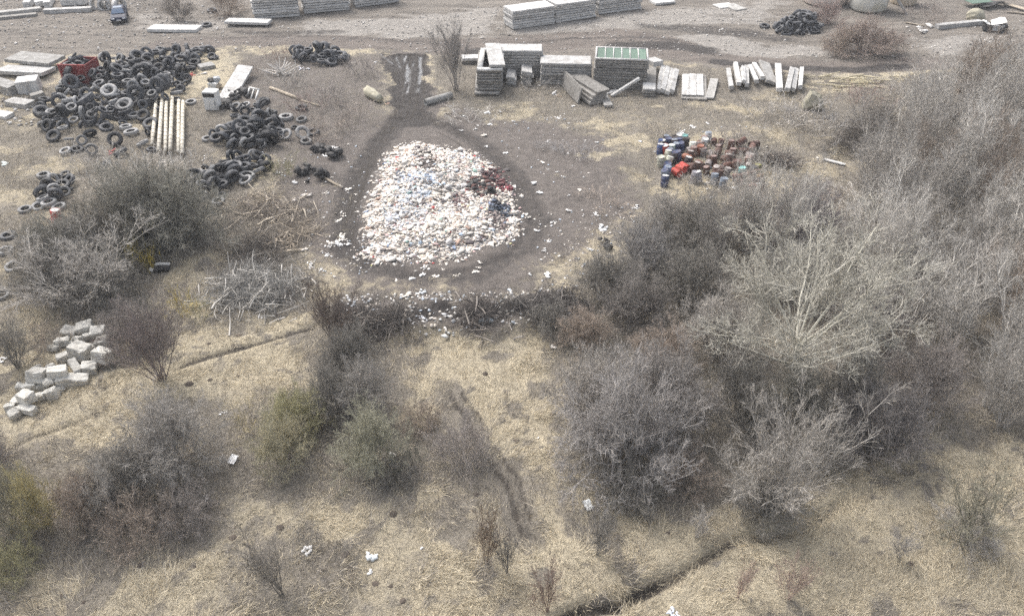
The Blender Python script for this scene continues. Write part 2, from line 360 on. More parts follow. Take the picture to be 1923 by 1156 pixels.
for_ = {}
PI = math.pi
def L3(a, b, c, keep=1.0): return a
PROT = {
 'dome': [shrub_meshes(100+i, 'dome', 30, (.1,1.25), (2.2,3.3), .04, .45, [(8,.25,1,(.3,.9),(.35,.55),.03,1),(7,.2,1,(.3,1.0),(.4,.65),.02,1),(7,.2,1,(.3,1.1),(.4,.7),.02,.9)], -.02, .12, .0055) for i in range(3)],
 'brush': [shrub_meshes(120+i, 'brush', 36, (.2,1.45), (1.5,2.6), .026, .8, [(7,.15,1,(.3,1.1),(.4,.6),.0,1),(7,.2,1,(.3,1.2),(.4,.7),.0,1),(5,.2,1,(.3,1.2),(.4,.7),.0,.8)], -.04, .2, .0055) for i in range(2)],
 'vase': [shrub_meshes(140+i, 'vase', 22, (.04,.6), (3.4,5.2), .038, .3, [(10,.2,1,(.2,.6),(.3,.45),.06,1),(7,.2,1,(.25,.8),(.35,.55),.05,1),(6,.2,1,(.3,.9),(.4,.65),.03,.85)], .03, .07, .0055) for i in range(3)],
 'sapling': [shrub_meshes(160+i, 'sapling', 8, (.05,.5), (2.2,3.4), .03, .12, [(10,.2,1,(.25,.6),(.28,.48),.06,1),(7,.2,1,(.3,.8),(.35,.6),.05,1),(5,.2,1,(.3,.9),(.4,.6),.03,.8)], .03, .07, .005) for i in range(2)],
 'thicket': [shrub_meshes(180+i, 'thicket', 12, (.03,.40), (4.6,7.5), .058, .7, [(12,.22,1,(.2,.65),(.22,.36),.07,1),(8,.2,1,(.25,.9),(.35,.55),.05,1),(5,.2,1,(.3,1.0),(.4,.65),.02,.85)], .03, .06, .0058) for i in range(3)],
 'weedy': [shrub_meshes(200+i, 'weedy', 30, (.05,.7), (1.0,1.9), .012, .9, [(5,.3,1,(.2,.7),(.3,.5),.05,1),(4,.2,1,(.3,.9),(.4,.6),.02,.8)], .03, .1, .006) for i in range(2)],
}
PR_R = {'dome': (2.9,2.9), 'brush': (2.4,1.7), 'vase': (2.3,5.0), 'sapling': (1.3,3.3), 'thicket': (2.4,7.2), 'weedy': (1.3,1.8)}
shrub_n = {}
def shrub(kind, px, py, wpx, hm, col, label, group=None, name='bare_shrub', cat='shrub', leanx=0, z=0):
    """crown wpx photo pixels wide standing at the photo pixel of its base, hm metres tall"""
    p = P3(px, py); R = wpx/ppm(py)/2
    pr, ph = PR_R[kind]; i = shrub_n.get(kind, 0); shrub_n[kind] = i+1
    st, cr = PROT[kind][i % len(PROT[kind])]
    t = thing(name, label, cat, (p.x, p.y, p.z+z), (0, leanx, random.uniform(0, 6.28)), group, (R/pr, R/pr, hm/ph))
    j = random.uniform(1.0, 1.22)
    c = tuple(v*j*(1.0 if col in (GREY,PALE,DARK,BROWN,VIOL,OLIVE,YEL,GREEN,RED) else 1.35) for v in col)
    link('trunk' if cat == 'tree' else 'stems', st, M['twig'], t, color=tuple(v*1.0 for v in c))
    link('crown', cr, M['twig'], t, color=tuple(v*.92 for v in c))
    if kind == 'dome' and wpx >= 110:      # a second growth of twigs fills the dome
        link('crown', PROT[kind][(i+1) % len(PROT[kind])][1], M['twig'], t, rot=(0,0,2.1), color=tuple(v*.98 for v in c))
    return t
sc.cycles.use_denoising = False
def haze():
    V = [(x, y, z) for z in (-4.0, 29.5) for x, y in ((-2600,-2600),(2600,-2600),(2600,2600),(-2600,2600))]
    m = bpy.data.materials.new('haze'); m.use_nodes = True; nt = m.node_tree; nt.nodes.remove(nt.nodes['Principled BSDF'])
    pv = nt.nodes.new('ShaderNodeVolumePrincipled'); pv.inputs['Color'].default_value = (.94,.96,1,1); pv.inputs['Density'].default_value = .0005
    nt.links.new(pv.outputs[0], nt.nodes['Material Output'].inputs['Volume'])
    o = link('haze', np_mesh('haze', np.array(V, float), np.array([(0,3,2,1),(4,5,6,7),(0,1,5,4),(1,2,6,5),(2,3,7,6),(3,0,4,7)])), m)
    tag(o, 'thin pale haze in the air over the whole dump', 'haze', kind='stuff')
haze()
# ------------------------------------------------------------------ ground sheet
def ground_mat():
    m, nt, b = newmat('ground')
    tc = nt.nodes.new('ShaderNodeTexCoord'); v = tc.outputs['Object']
    A = nt.nodes.new('ShaderNodeAttribute'); A.attribute_name = 'mask_a'
    B = nt.nodes.new('ShaderNodeAttribute'); B.attribute_name = 'mask_b'
    sa = nt.nodes.new('ShaderNodeSeparateColor'); nt.links.new(A.outputs['Color'], sa.inputs[0])
    sb = nt.nodes.new('ShaderNodeSeparateColor'); nt.links.new(B.outputs['Color'], sb.inputs[0])
    n_big = noise(nt, v, .35, 6, .6, .4); n_mid = noise(nt, v, 1.6, 6, .68, .3); n_fine = noise(nt, v, 9, 5, .7); n_x = noise(nt, v, 30, 3, .7)
    def edge(mk, k=.7, nz=None):
        f = math_(nt, 'ADD', mk, math_(nt, 'MULTIPLY', math_(nt, 'SUBTRACT', nz or n_mid, .5), k*2))
        mr = nt.nodes.new('ShaderNodeMapRange'); mr.interpolation_type = 'SMOOTHSTEP'
        nt.links.new(f, mr.inputs[0]); mr.inputs[1].default_value = .3; mr.inputs[2].default_value = .75
        return math_(nt, 'MULTIPLY', mr.outputs[0], math_(nt, 'MULTIPLY', mk, 6.0, True))
    def two(c1, c2, nz, lo=.35, hi=.65): return ramp(nt, nz, [(lo, c1), (hi, c2)])
    straw = mixc(nt, .5, two((.245,.21,.155), (.55,.48,.345), n_mid), two((.26,.225,.17), (.58,.51,.365), n_fine))
    straw = mixc(nt, math_(nt, 'MULTIPLY', math_(nt, 'SUBTRACT', n_big, .45, True), 2.5, True), straw, (.30,.27,.21))
    dull = mixc(nt, .5, two((.10,.088,.072), (.28,.25,.205), n_mid), two((.10,.088,.072), (.28,.252,.21), n_fine))
    soil = mixc(nt, .5, two((.09,.078,.069), (.19,.167,.15), n_mid), two((.086,.075,.067), (.195,.172,.154), n_fine))
    mp = nt.nodes.new('ShaderNodeMapping'); mp.inputs['Scale'].default_value = (.3,1.3,1); nt.links.new(v, mp.inputs[0]); n_st = noise(nt, mp.outputs[0], .55, 7, .7, .8)
    yard = mixc(nt, .5, two((.085,.075,.066), (.275,.245,.21), n_st, .38, .64), two((.10,.088,.075), (.27,.242,.208), n_fine, .3, .7))
    pale = mixc(nt, .5, two((.22,.203,.182), (.42,.395,.36), n_fine, .3, .7), two((.17,.155,.14), (.44,.415,.38), n_mid, .38, .66))
    road = mixc(nt, .4, two((.11,.094,.082), (.21,.182,.158), n_st), two((.115,.098,.086), (.21,.183,.162), n_fine))
    mud = mixc(nt, .5, two((.03,.027,.025), (.085,.076,.07), n_fine), two((.034,.03,.028), (.078,.069,.063), n_mid))
    rut_streaks = two((.13,.128,.125), (.40,.41,.42), n_fine, .35, .7)
    col = straw
    col = mixc(nt, edge(sa.outputs[2], .8), col, dull)
    col = mixc(nt, edge(sa.outputs[0], .7), col, soil)
    col = mixc(nt, edge(sa.outputs[1], .5), col, yard)
    col = mixc(nt, math_(nt, 'MULTIPLY', edge(sb.outputs[0], 1.0, n_st), .75), col, pale)
    col = mixc(nt, edge(sb.outputs[1], .6), col, road)
    fm = edge(A.outputs['Alpha'], 1.0, math_(nt, 'ADD', math_(nt, 'MULTIPLY', n_mid, .6), math_(nt, 'MULTIPLY', n_fine, .4)))
    col = mixc(nt, fm, col, mud)
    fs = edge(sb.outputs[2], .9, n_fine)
    col = mixc(nt, fs, col, rut_streaks)
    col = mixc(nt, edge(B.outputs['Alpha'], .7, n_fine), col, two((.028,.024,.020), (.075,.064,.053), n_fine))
    nt.links.new(col, b.inputs['Base Color'])
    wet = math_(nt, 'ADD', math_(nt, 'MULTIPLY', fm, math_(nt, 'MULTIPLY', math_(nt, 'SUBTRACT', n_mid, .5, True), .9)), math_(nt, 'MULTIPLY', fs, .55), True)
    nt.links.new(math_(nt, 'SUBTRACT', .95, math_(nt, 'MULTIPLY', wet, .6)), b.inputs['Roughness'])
    b.inputs['Specular IOR Level'].default_value = .35
    h = math_(nt, 'ADD', math_(nt, 'MULTIPLY', n_fine, .6), math_(nt, 'ADD', n_mid, math_(nt, 'MULTIPLY', n_x, .25)))
    bump(nt, b, h, .9, .16)
    return m
ny, nx = X.shape
idx = np.arange(nx*ny).reshape(ny, nx)
Fg = np.stack([idx[:-1,:-1], idx[:-1,1:], idx[1:,1:], idx[1:,:-1]], -1).reshape(-1, 4)
mA = np.stack([soil, yard, dull, mud], -1).reshape(-1, 4); mB = np.stack([pale, road, rut_streaks, trench], -1).reshape(-1, 4)
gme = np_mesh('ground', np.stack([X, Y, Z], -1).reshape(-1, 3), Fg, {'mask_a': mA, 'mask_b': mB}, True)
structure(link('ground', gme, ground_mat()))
# ------------------------------------------------------------------ dry grass and dead weeds (nobody could count the blades)
def wedge(n, r, y0=17, y1=110, pw=1.0):
    y = y0+(y1-y0)*r.random(n)**pw; hw = .68*np.sqrt(y*y+CAMH**2)*.98+2
    x = (r.random(n)*2-1)*hw
    return x, y, hw
def field(name, n, r, y0, y1, pw, dens, length, width, lie, lab, cat, c):
    x, y, hw = wedge(n, r, y0, y1, pw)
    keep = r.random(n) < dens(x, y); x, y = x[keep], y[keep]; k = len(x)
    clump = fbm(x, y, .9, 3); L = r.uniform(*length, k)*(.55+.9*sm(clump, .35, .65))
    a = 6.28*2*fbm(x+40, y, .22, 3)+r.normal(size=k)*.6
    t = np.clip(lie+r.normal(size=k)*.35, 0, 1.5)
    d = np.stack([np.cos(a)*np.sin(t), np.sin(a)*np.sin(t), np.cos(t)], 1)
    P = curve(r, np.stack([x, y, samp(Z, x, y)-.02], 1), d, L, 3, .22, -.25 if lie > .6 else -.03)
    P[:,1:,2] = np.maximum(P[:,1:,2], samp(Z, P[:,1:,0], P[:,1:,1])+.02)
    V, Fq, tn = tubes(r, P, width, width*.3, 2)
    tone = np.clip(.5*tn+.7*np.repeat(clump, 6)-.1, 0, 1)
    o = link(name, np_mesh(name, V, Fq, {'tone': tone}), c)
    return tag(o, lab, cat, kind='stuff')
def grassmat(name, stops, rough=.9):
    m, nt, b = newmat(name)
    at_ = nt.nodes.new('ShaderNodeAttribute'); at_.attribute_name = 'tone'
    nt.links.new(ramp(nt, at_.outputs['Fac'], stops), b.inputs['Base Color']); b.inputs['Roughness'].default_value = rough
    b.inputs['Specular IOR Level'].default_value = .2
    return m
cover = np.clip(1-np.maximum.reduce([soil, yard, mud, road, trench*.9]), 0, 1)
g_d = np.clip(cover-.75*dull, 0, 1); w_d = np.clip(dull*cover, 0, 1)
field('dry_grass', 520000, np.random.default_rng(21), 17, 75, 1.35, lambda x, y: samp(g_d, x, y)*(.35+.65*sm(fbm(x, y, .8), .3, .6)), (.16,.5), .011, 1.05,
      'pale straw coloured dry grass lying flat over the foreground slope', 'grass', grassmat('straw', [(0, (.17,.15,.12)), (.35, (.37,.325,.245)), (.65, (.56,.49,.36)), (1, (.72,.645,.49))]))
field('dead_weeds', 260000, np.random.default_rng(22), 17, 100, 1.1, lambda x, y: samp(w_d, x, y)*(.3+.7*sm(fbm(x, y, .6), .35, .6)), (.2,.75), .009, .55,
      'grey brown dead weeds standing between the tyres and under the thickets', 'weeds', grassmat('weeds', [(0, (.13,.112,.095)), (.4, (.25,.222,.192)), (.7, (.37,.335,.295)), (1, (.50,.465,.42))]))
# ------------------------------------------------------------------ shrubs and trees
GREY = (.38,.355,.322); PALE = (.50,.475,.435); DARK = (.235,.22,.195); BROWN = (.32,.27,.225); VIOL = (.32,.288,.262); OLIVE = (.33,.31,.19); YEL = (.42,.345,.12); GREEN = (.28,.285,.20); RED = (.33,.255,.215)
S = shrub
S('dome',335,456,235,4.3,(.19,.182,.155),'dense dark grey rounded bush behind the white car scrap'); S('dome',262,452,225,4.2,(.195,.185,.158),'dark grey bush joined to the left of the biggest dark bush'); S('dome',345,440,150,3.6,(.185,.175,.152),'dark bush at the back right of the dense rounded bush'); S('dome',295,450,190,4.6,(.19,.18,.155),'tallest part bush in the middle of the dark left mass')
S('vase',160,575,215,4.6,GREY,'tall pale stemmed bush right of the lone red barrel'); S('dome',215,488,185,3.6,(.165,.15,.125),'brown grey bush filling the middle of the left thicket'); S('dome',110,505,150,3.0,(.19,.175,.148),'brown grey bush below the half sunk tyres'); S('dome',105,560,150,3.2,DARK,'dark low bush at the left foot of the pale stemmed bush'); S('dome',150,520,200,3.8,(.2,.19,.165),'grey brown bush behind the pale stemmed bush'); S('dome',205,572,150,2.4,DARK,'dark grey bush low in front of the small yellow twigs'); S('dome',180,515,150,3.4,GREY,'grey bush in front of the small yellow twigs')
S('weedy',252,506,52,2.2,(.42,.335,.07),'small yellow shrub inside the grey bush, left one'); S('weedy',286,507,40,1.8,(.42,.335,.07),'small yellow shrub beside the white car scrap'); S('dome',172,492,110,2.4,GREY,'thin grey bush just below the lone red barrel')
S('weedy',210,345,120,2.2,PALE,'thin pale brush below the segmented poles'); S('weedy',290,345,140,2.4,PALE,'pale wispy brush at the feet of the segmented poles'); S('weedy',370,330,90,1.8,GREY,'grey wispy brush left of the lower tyre pile')
S('weedy',170,310,90,1.5,GREY,'low grey brush below the big tyre heap'); S('vase',35,690,100,3.2,DARK,'dark bush at the left edge behind the concrete blocks'); S('weedy',85,660,80,1.9,BROWN,'brown twiggy bush pushing through the concrete blocks')
S('vase',303,712,125,5.2,(.165,.14,.13),'brown vase shaped shrub right of the concrete blocks'); S('dome',258,650,120,2.6,VIOL,'low violet brown brush behind the vase shaped shrub'); S('weedy',215,600,100,2.0,DARK,'dark brush above the concrete blocks')
S('weedy',345,594,55,1.9,(.36,.29,.07),'small yellow brown shrub above the narrow trench'); S('weedy',372,600,60,1.5,OLIVE,'low olive shrub right of the small yellow brown shrub')
S('vase',626,640,90,4.0,(.135,.11,.095),'dark brown fan shaped shrub at the end of the brushwood bank'); S('dome',668,705,120,2.8,DARK,'dark grey bush below the fan shaped shrub'); S('dome',620,770,130,2.4,DARK,'dark bush between the yellow shrub and the grey crest bush'); S('dome',690,770,130,2.8,GREY,'grey bush directly above the round olive bush')
S('dome',702,872,150,3.0,(.29,.28,.215),'round olive grey bush in the lower middle'); S('dome',532,868,118,2.4,(.285,.262,.185),'yellow green bush left of the round olive bush'); S('dome',555,805,130,2.1,OLIVE,'olive brown bush above the yellow green bush'); S('weedy',470,810,90,1.6,(.29,.25,.15),'straw yellow shrub up the slope from the white plastic sheet')
S('dome',332,872,215,3.4,GREY,'wide grey dome bush left of the white plastic sheet'); S('dome',245,935,150,2.8,DARK,'dark grey bush below the wide grey dome bush'); S('dome',165,985,120,2.6,BROWN,'brown bush right of the big yellow shrub'); S('brush',265,1010,150,1.8,BROWN,'low brown brush at the lower edge of the left thicket'); S('brush',350,985,120,1.6,VIOL,'low violet brush at the right end of the left thicket'); S('vase',215,970,90,3.0,GREY,'grey bush with a pale trunk in the left thicket')
S('dome',92,985,100,3.2,(.30,.265,.15),'big yellow willow shrub at the lower left'); S('dome',25,995,130,3.4,(.25,.235,.185),'dull olive yellow bush at the lower left edge'); S('brush',30,1080,110,1.6,OLIVE,'low olive bush at the left edge, lowest of all'); S('dome',-20,900,120,3.0,VIOL,'violet grey bush cut by the left edge')
S('brush',868,868,120,1.9,VIOL,'thin violet grey bush above the twin wheel track'); S('weedy',785,868,50,1.3,(.12,.125,.10),'small dark green shrub right of the round olive bush'); S('brush',790,800,90,1.1,BROWN,'brown low brush above the small dark green shrub'); S('brush',745,900,80,1.0,DARK,'dark low brush at the lower right of the round olive bush')
S('sapling',530,1118,125,3.4,(.17,.155,.135),'grey sapling with radiating branches at the bottom edge'); S('sapling',913,1055,75,3.2,(.125,.095,.07),'brown forked sapling in the lower middle meadow'); S('sapling',953,1075,55,2.6,(.15,.14,.13),'thin grey sapling beside the brown forked sapling'); S('sapling',1027,1148,75,2.6,(.15,.11,.09),'reddish sapling left of the dark trench'); S('sapling',1122,1040,75,2.8,(.16,.15,.135),'thin grey sapling below the white litter block'); S('sapling',1308,1008,55,1.8,GREY,'small grey shrub left of the tall upright bush foot'); S('weedy',575,1025,55,1.0,DARK,'small dark shrub behind a white scrap in the meadow'); S('weedy',655,1045,45,.8,DARK,'tiny dark shrub in the lower meadow'); S('sapling',1220,985,45,1.2,DARK,'small dark shrub at the edge of the meadow')
S('vase',1443,955,215,6.6,GREY,'tall grey upright bush at the lower right'); S('dome',1440,965,150,1.9,DARK,'dark skirt of low twigs round the tall upright bush')
S('dome',1165,880,270,5.0,(.25,.235,.222),'wide drooping grey bush right of the meadow'); S('dome',1110,800,190,4.0,GREY,'grey bush behind the wide drooping bush on its left'); S('dome',1235,800,210,4.2,(.21,.195,.18),'dark grey bush right of the wide drooping bush'); S('brush',1180,930,140,1.4,DARK,'dark low brush under the wide drooping bush'); S('brush',1290,900,130,1.4,BROWN,'brown low brush between the drooping bush and the upright bush')
S('dome',1640,850,190,3.6,(.185,.17,.16),'dark grey bush right of the tall upright bush'); S('dome',1725,770,170,4.0,VIOL,'violet brown bush at the lower end of the right thicket'); S('dome',1590,800,150,3.4,DARK,'dark bush below the big pale tree on its right'); S('dome',1380,790,160,3.2,DARK,'dark bush below the big pale tree on its left'); S('brush',1540,870,120,1.5,DARK,'low dark brush right of the tall upright bush foot')
S('sapling',1812,1025,170,3.8,(.16,.15,.115),'bushy olive grey sapling at the lower right'); S('brush',1815,1015,130,1.0,GREY,'low grey twigs round the bushy olive grey sapling'); S('sapling',1688,1050,60,1.7,GREY,'small grey shrub left of the bushy olive grey sapling'); S('sapling',1480,1125,70,2.4,RED,'thin reddish sapling at the bottom right meadow'); S('sapling',1385,1120,50,2.0,RED,'faint reddish sapling at the bottom edge'); S('vase',1880,800,110,4.0,GREY,'pale grey bush at the right edge above the meadow')
S('dome',1492,765,150,2.5,(.2,.19,.165),'dark low bush hiding the foot of the big pale tree')
# middle right mass
for a in [(1300,470,150,3.4,DARK,'dark grey bush below the drums'), (1240,440,120,2.6,GREY,'grey bush at the left end of the thicket below the drums'), (1205,520,150,3.4,(.20,.19,.18),'grey bush beside the torn black bag'), (1130,560,130,2.8,DARK,'dark bush at the right end of the brushwood bank'), (1190,610,150,2.9,(.18,.165,.15),'brown grey bush behind the drooping bush'), (1290,570,170,3.6,DARK,'dark bush left of the big pale tree'), (1340,660,170,3.2,GREY,'grey bush under the left limbs of the big pale tree'), (1500,455,170,3.6,(.15,.135,.14),'dark violet bush right of the rusty drums'), (1400,450,150,3.6,VIOL,'violet grey bush below the rusty drums'), (1580,520,150,3.6,GREY,'grey bush right of the dark violet bush'), (1620,640,150,3.6,(.19,.175,.165),'dark bush right of the big pale tree'), (1100,640,110,2.0,BROWN,'brown bush at the corner of the meadow'), (1040,610,100,1.6,DARK,'dark low bush at the right part of the brushwood bank'), (1480,560,170,3.4,(.20,.19,.17),'grey bush behind the big pale tree'), (1250,690,150,2.4,BROWN,'brown bush above the wide drooping bush')]:
    S('dome', *a)
for a in [(1395,470,110,6.4,PALE,'tall pale leafless tree left behind the big pale tree'), (1470,480,110,6.6,PALE,'tall pale leafless tree behind the big pale tree'), (1640,560,120,6.5,PALE,'tall pale leafless tree right behind the big pale tree'), (1330,500,90,5.0,GREY,'slim grey tree below the drum heap')]:
    S('vase', *a, None, 'bare_tree', 'tree')
for a in [(1330,300,70,1.1,GREY,'grey weeds growing through the rusty drums, left tuft'),(1370,300,80,1.2,VIOL,'grey weeds growing through the rusty drums, middle tuft'),(1395,330,60,1.0,GREY,'grey weeds growing through the rusty drums, right tuft'),(1340,350,90,1.0,GREY,'grey weeds in front of the rusty drums, left tuft'),(1395,372,90,1.2,VIOL,'grey weeds in front of the rusty drums, right tuft'),(1300,345,60,.8,GREY,'grey weeds in front of the red drums')]:
    S('weedy', *a)
# thicket on the right: tall thin trees
TH = G((1640,330),(1720,230),(1800,170),(1930,150),(2080,160),(2120,480),(2060,780),(1860,770),(1700,660),(1650,560),(1600,430))
r = np.random.default_rng(31); tx = []; tries = 0
TH = np.array(TH)
while len(tx) < 95 and tries < 20000:
    tries += 1; x = r.uniform(TH[:,0].min(), TH[:,0].max()); y = r.uniform(TH[:,1].min(), TH[:,1].max())
    if sd_poly(TH, np.array([x]), np.array([y]))[0] < 0: continue
    if all((x-a)**2+(y-b)**2 > 2.15**2 for a, b in tx): tx.append((x, y))
for k, (x, y) in enumerate(tx):
    st, cr = PROT['thicket'][k % 3]; z = hz(x, y)
    s = r.uniform(.72, 1.12); far = 'far' if y > 62 else ('near' if y < 48 else 'middle')
    t = thing('bare_tree', {'far': 'thin grey leafless tree crowded in the far part of the right thicket', 'middle': 'thin grey leafless tree crowded in the middle of the right thicket', 'near': 'thin grey leafless tree crowded in the near part of the right thicket'}[far], 'tree', (x, y, z), (r.normal()*.06, r.normal()*.06, r.uniform(0, 6.28)), f'leafless trees in the {far} part of the right thicket', (s*1.05, s*1.05, s*.88))
    c = np.array(PALE if r.random() < .4 else (GREY if r.random() < .75 else BROWN))*r.uniform(.8, 1.12)
    link('trunk', st, M['twig'], t, color=tuple(c*1.3)); link('crown', cr, M['twig'], t, color=tuple(c*.86))
# lower bushes before and among the thicket, the brushy strip at the far side
for a in [('weedy',1500,235,140,1.8,GREY,'grey brush in front of the yellow grey rock'), ('weedy',1560,240,120,2.0,(.23,.22,.21),'grey brush right of the yellow grey rock'), ('weedy',1440,220,110,1.4,GREY,'grey brush below the white concrete posts'), ('weedy',1620,200,110,1.9,(.22,.17,.15),'reddish brush right of the yellow grey rock'), ('weedy',1690,190,120,2.0,GREY,'grey brush at the far corner of the right thicket'), ('weedy',1640,300,110,1.6,GREY,'grey brush between the brushwood heap and the thicket'), ('dome',1680,380,110,2.4,GREY,'grey bush in front of the far thicket'), ('weedy',1600,400,140,1.5,PALE,'pale thin brush right of the single white plank'), ('weedy',1540,390,100,1.2,BROWN,'brown thin brush below the single white plank'), ('weedy',1455,310,90,1.2,GREY,'grey tuft of brush right of the rusty drums'), ('weedy',1380,270,80,1.3,VIOL,'violet brush behind the rusty drums'), ('weedy',1760,150,130,1.6,GREY,'grey brush at the end of the dirt road'), ('weedy',1880,140,130,1.8,GREY,'grey brush at the right edge beside the road')]:
    S(*a)
for a in [('vase',856,170,62,6.8,(.22,.205,.19),'tall slender leafless tree right of the muddy track'), ]:
    S(*a, None, 'bare_tree', 'tree')
for a in [('dome',1620,98,140,2.9,(.23,.19,.165),'brown bush beside the far tyre heap'), ('dome',1575,100,80,2.6,BROWN,'brown bush left part beside the road'), ('dome',1555,44,80,2.2,(.25,.20,.18),'reddish brown bush below the white rounded tank'), ('weedy',1745,40,90,2.0,(.2,.17,.15),'brown brush right of the leaning grey beam'), ('weedy',1690,98,60,1.6,BROWN,'brown tuft at the right of the roadside bush'), ('dome',335,40,75,2.6,(.2,.18,.16),'brown bush right of the dark blue car'), ('dome',430,28,70,3.0,BROWN,'brown bush left of the far slab stacks'), ('weedy',270,15,60,1.6,GREY,'grey brush behind the dark blue car'),
          ('weedy',520,110,60,1.2,(.24,.18,.155),'reddish weeds left of the small tyre heap'), ('weedy',570,210,80,1.8,(.23,.18,.16),'reddish brown weeds right of the loose tyres'), ('weedy',625,190,90,2.0,VIOL,'violet brown weeds left of the old log'), ('weedy',650,235,100,1.9,(.22,.19,.165),'brown weeds below the old log'), ('weedy',690,140,90,1.8,VIOL,'grey violet weeds left of the muddy track'), ('weedy',600,265,100,1.6,BROWN,'brown weeds above the dark scrap mound'), ('weedy',540,160,80,1.5,GREY,'grey weeds round the splayed white sticks'), ('weedy',470,140,50,1.4,BROWN,'brown weeds behind the leaning pale slab'), ('weedy',540,330,70,1.8,OLIVE,'straw yellow weeds right of the lower tyre pile'),
          ('weedy',880,225,90,1.0,PALE,'pale weeds right of the concrete pipe'), ('weedy',1060,150,80,1.6,GREY,'grey weeds before the long panel stack'), ('weedy',1010,170,60,1.1,GREY,'grey weeds below the leaning white stacks'), ('weedy',1055,285,55,.7,(.27,.26,.255),'pale grey weeds right of the refuse heap, left tuft'), ('weedy',1095,292,60,.8,(.27,.26,.255),'pale grey weeds right of the refuse heap, right tuft'), ('weedy',1020,278,40,.6,(.26,.25,.24),'small grey weed tuft near the upper right of the refuse heap'), ('weedy',1140,380,100,.8,BROWN,'brown weeds at the right side of the bare soil')]:
    S(*a)
# the big pale tree
r = np.random.default_rng(79)
bt = P3(1480, 738)
t = thing('bare_tree', 'big pale leafless tree with wide spreading limbs in the right thicket', 'tree', tuple(bt))
trunk = curve(r, np.array([[0,0,-.1]]), np.array([[.02,.05,1.]]), np.array([3.2]), 6, .05, 0)
NL = 23
az = np.arange(NL)*2*math.pi/NL*1.0+r.normal(size=NL)*.15; inc = np.where(np.arange(NL) % 3 == 0, r.uniform(.15,.55,NL), r.uniform(.75,1.22,NL))
d = np.stack([np.sin(inc)*np.cos(az), np.sin(inc)*np.sin(az), np.cos(inc)], 1)
L = r.uniform(5.0, 7.6, NL)*np.where(inc < .8, 1.0, .95)
limbs = curve(r, np.repeat(trunk[0,-1:], NL, 0)-np.array([0,0,1])*r.uniform(0,1.3,(NL,1)), d, L, 8, .09, .045)
b1, L1 = branch(r, limbs, L, 8, .25, 1, (.3,.8), (.3,.5), 6, .11, .03)
b2, L2 = branch(r, b1, L1, 7, .2, 1, (.3,.9), (.4,.65), 4, .14, .02)
b3, L3_ = branch(r, b2, L2, 6, .2, 1, (.3,1.0), (.45,.7), 3, .16, .01)
b4, L4_ = branch(r, b3, L3_, 3, .2, 1, (.3,1.0), (.5,.8), 3, .16, .0, .6)
a = joinp([tubes(r, trunk, .2, .15, 8), tubes(r, limbs, L*.0115, .016, 5)])
link('trunk', np_mesh('big_tree_trunk', a[0], a[1], {'tone': a[2]}, True), M['twig'], t, color=(.56,.535,.455))
a = joinp([tubes(r, b1, .03, .012, 3), tubes(r, b2, .014, .008, 3), tubes(r, b3, .009, .005, 2), tubes(r, b4, .007, .004, 2)])
link('crown', np_mesh('big_tree_crown', a[0], a[1], {'tone': a[2]}), M['twig'], t, color=(.43,.41,.355))
# ------------------------------------------------------------------ brushwood: heaps of cut branches
def brushheap(label, pts, width, height, n, col, thick_col, group=None, big=10):
    r = np.random.default_rng(int(pts[0][0]))
    A = np.array([at(*p) for p in pts]); seg = np.linalg.norm(np.diff(A, axis=0), axis=1); cum = np.r_[0, np.cumsum(seg)]
    u = r.random(n)*cum[-1]; i = np.clip(np.searchsorted(cum, u)-1, 0, len(seg)-1); f = ((u-cum[i])/seg[i])[:,None]
    c = A[i]*(1-f)+A[i+1]*f
    off = r.normal(size=(n,2))*width*.5; c = c+off
    br = fbm(c[:,0]+3, c[:,1], .8, 3) > (.5 if 'bank' in label else 0); c, off = c[br], off[br]; n = len(c)
    hh = height*np.exp(-(off**2).sum(1)/(width*.75)**2)*(.6+.8*fbm(c[:,0], c[:,1], .5))
    z = samp(Z, c[:,0], c[:,1])+hh*r.random(n)**.6
    o = A.mean(0); base = np.array([o[0], o[1], hz(*o)])
    a = r.uniform(0, 6.28, n); e = r.normal(size=n)*.4
    d = np.stack([np.cos(a), np.sin(a), e], 1)
    L = r.uniform(.8, 2.4, n)
    P = curve(r, np.c_[c, z]-norm(d)*L[:,None]*.5, d, L, 5, .15, -.02)-base
    k = n//big
    t = thing('brushwood_heap', label, 'brushwood', tuple(base), group=group)
    for q in range(k if big == 4 else 0):
        th = tubes(r, P[q:q+1], r.uniform(.03,.06,1), .015, 5); link('branch', np_mesh('branch', th[0], th[1], {'tone': th[2]}), M['twig'], t, color=thick_col)
    th = tubes(r, P[:k], r.uniform(.03,.06,k), .015, 4)
    if big != 4: link('branches', np_mesh('branches', th[0], th[1], {'tone': th[2]}), M['twig'], t, color=thick_col)
    Q, LQ = branch(r, P, L, 6, .2, 1, (.2,.9), (.35,.7), 3, .18, 0)
    a = joinp([tubes(r, P[k:], .012, .006, 3), tubes(r, Q, .008, .004, 2)])
    link('twigs', np_mesh('twigs', a[0], a[1], {'tone': a[2]}), M['twig'], t, color=col)
    return t
brushheap('dark brushwood bank mixed with litter below the refuse heap, left part', [(655,625),(720,615),(780,612)], 1.5, .75, 700, (.15,.135,.122), (.28,.25,.22))
brushheap('dark brushwood bank mixed with litter below the refuse heap, middle part', [(825,590),(870,585),(905,600),(885,625)], 1.4, .9, 660, (.14,.125,.115), (.28,.25,.22))
brushheap('dark brushwood bank mixed with litter below the refuse heap, right part', [(945,600),(985,605),(1030,590),(1080,580)], 1.5, .85, 720, (.14,.128,.118), (.3,.275,.25))
brushheap('dark brushwood heap at the edge of the right thicket', [(1570,290),(1610,270),(1655,225)], 1.5, 1.6, 700, (.14,.125,.11), (.2,.18,.16))
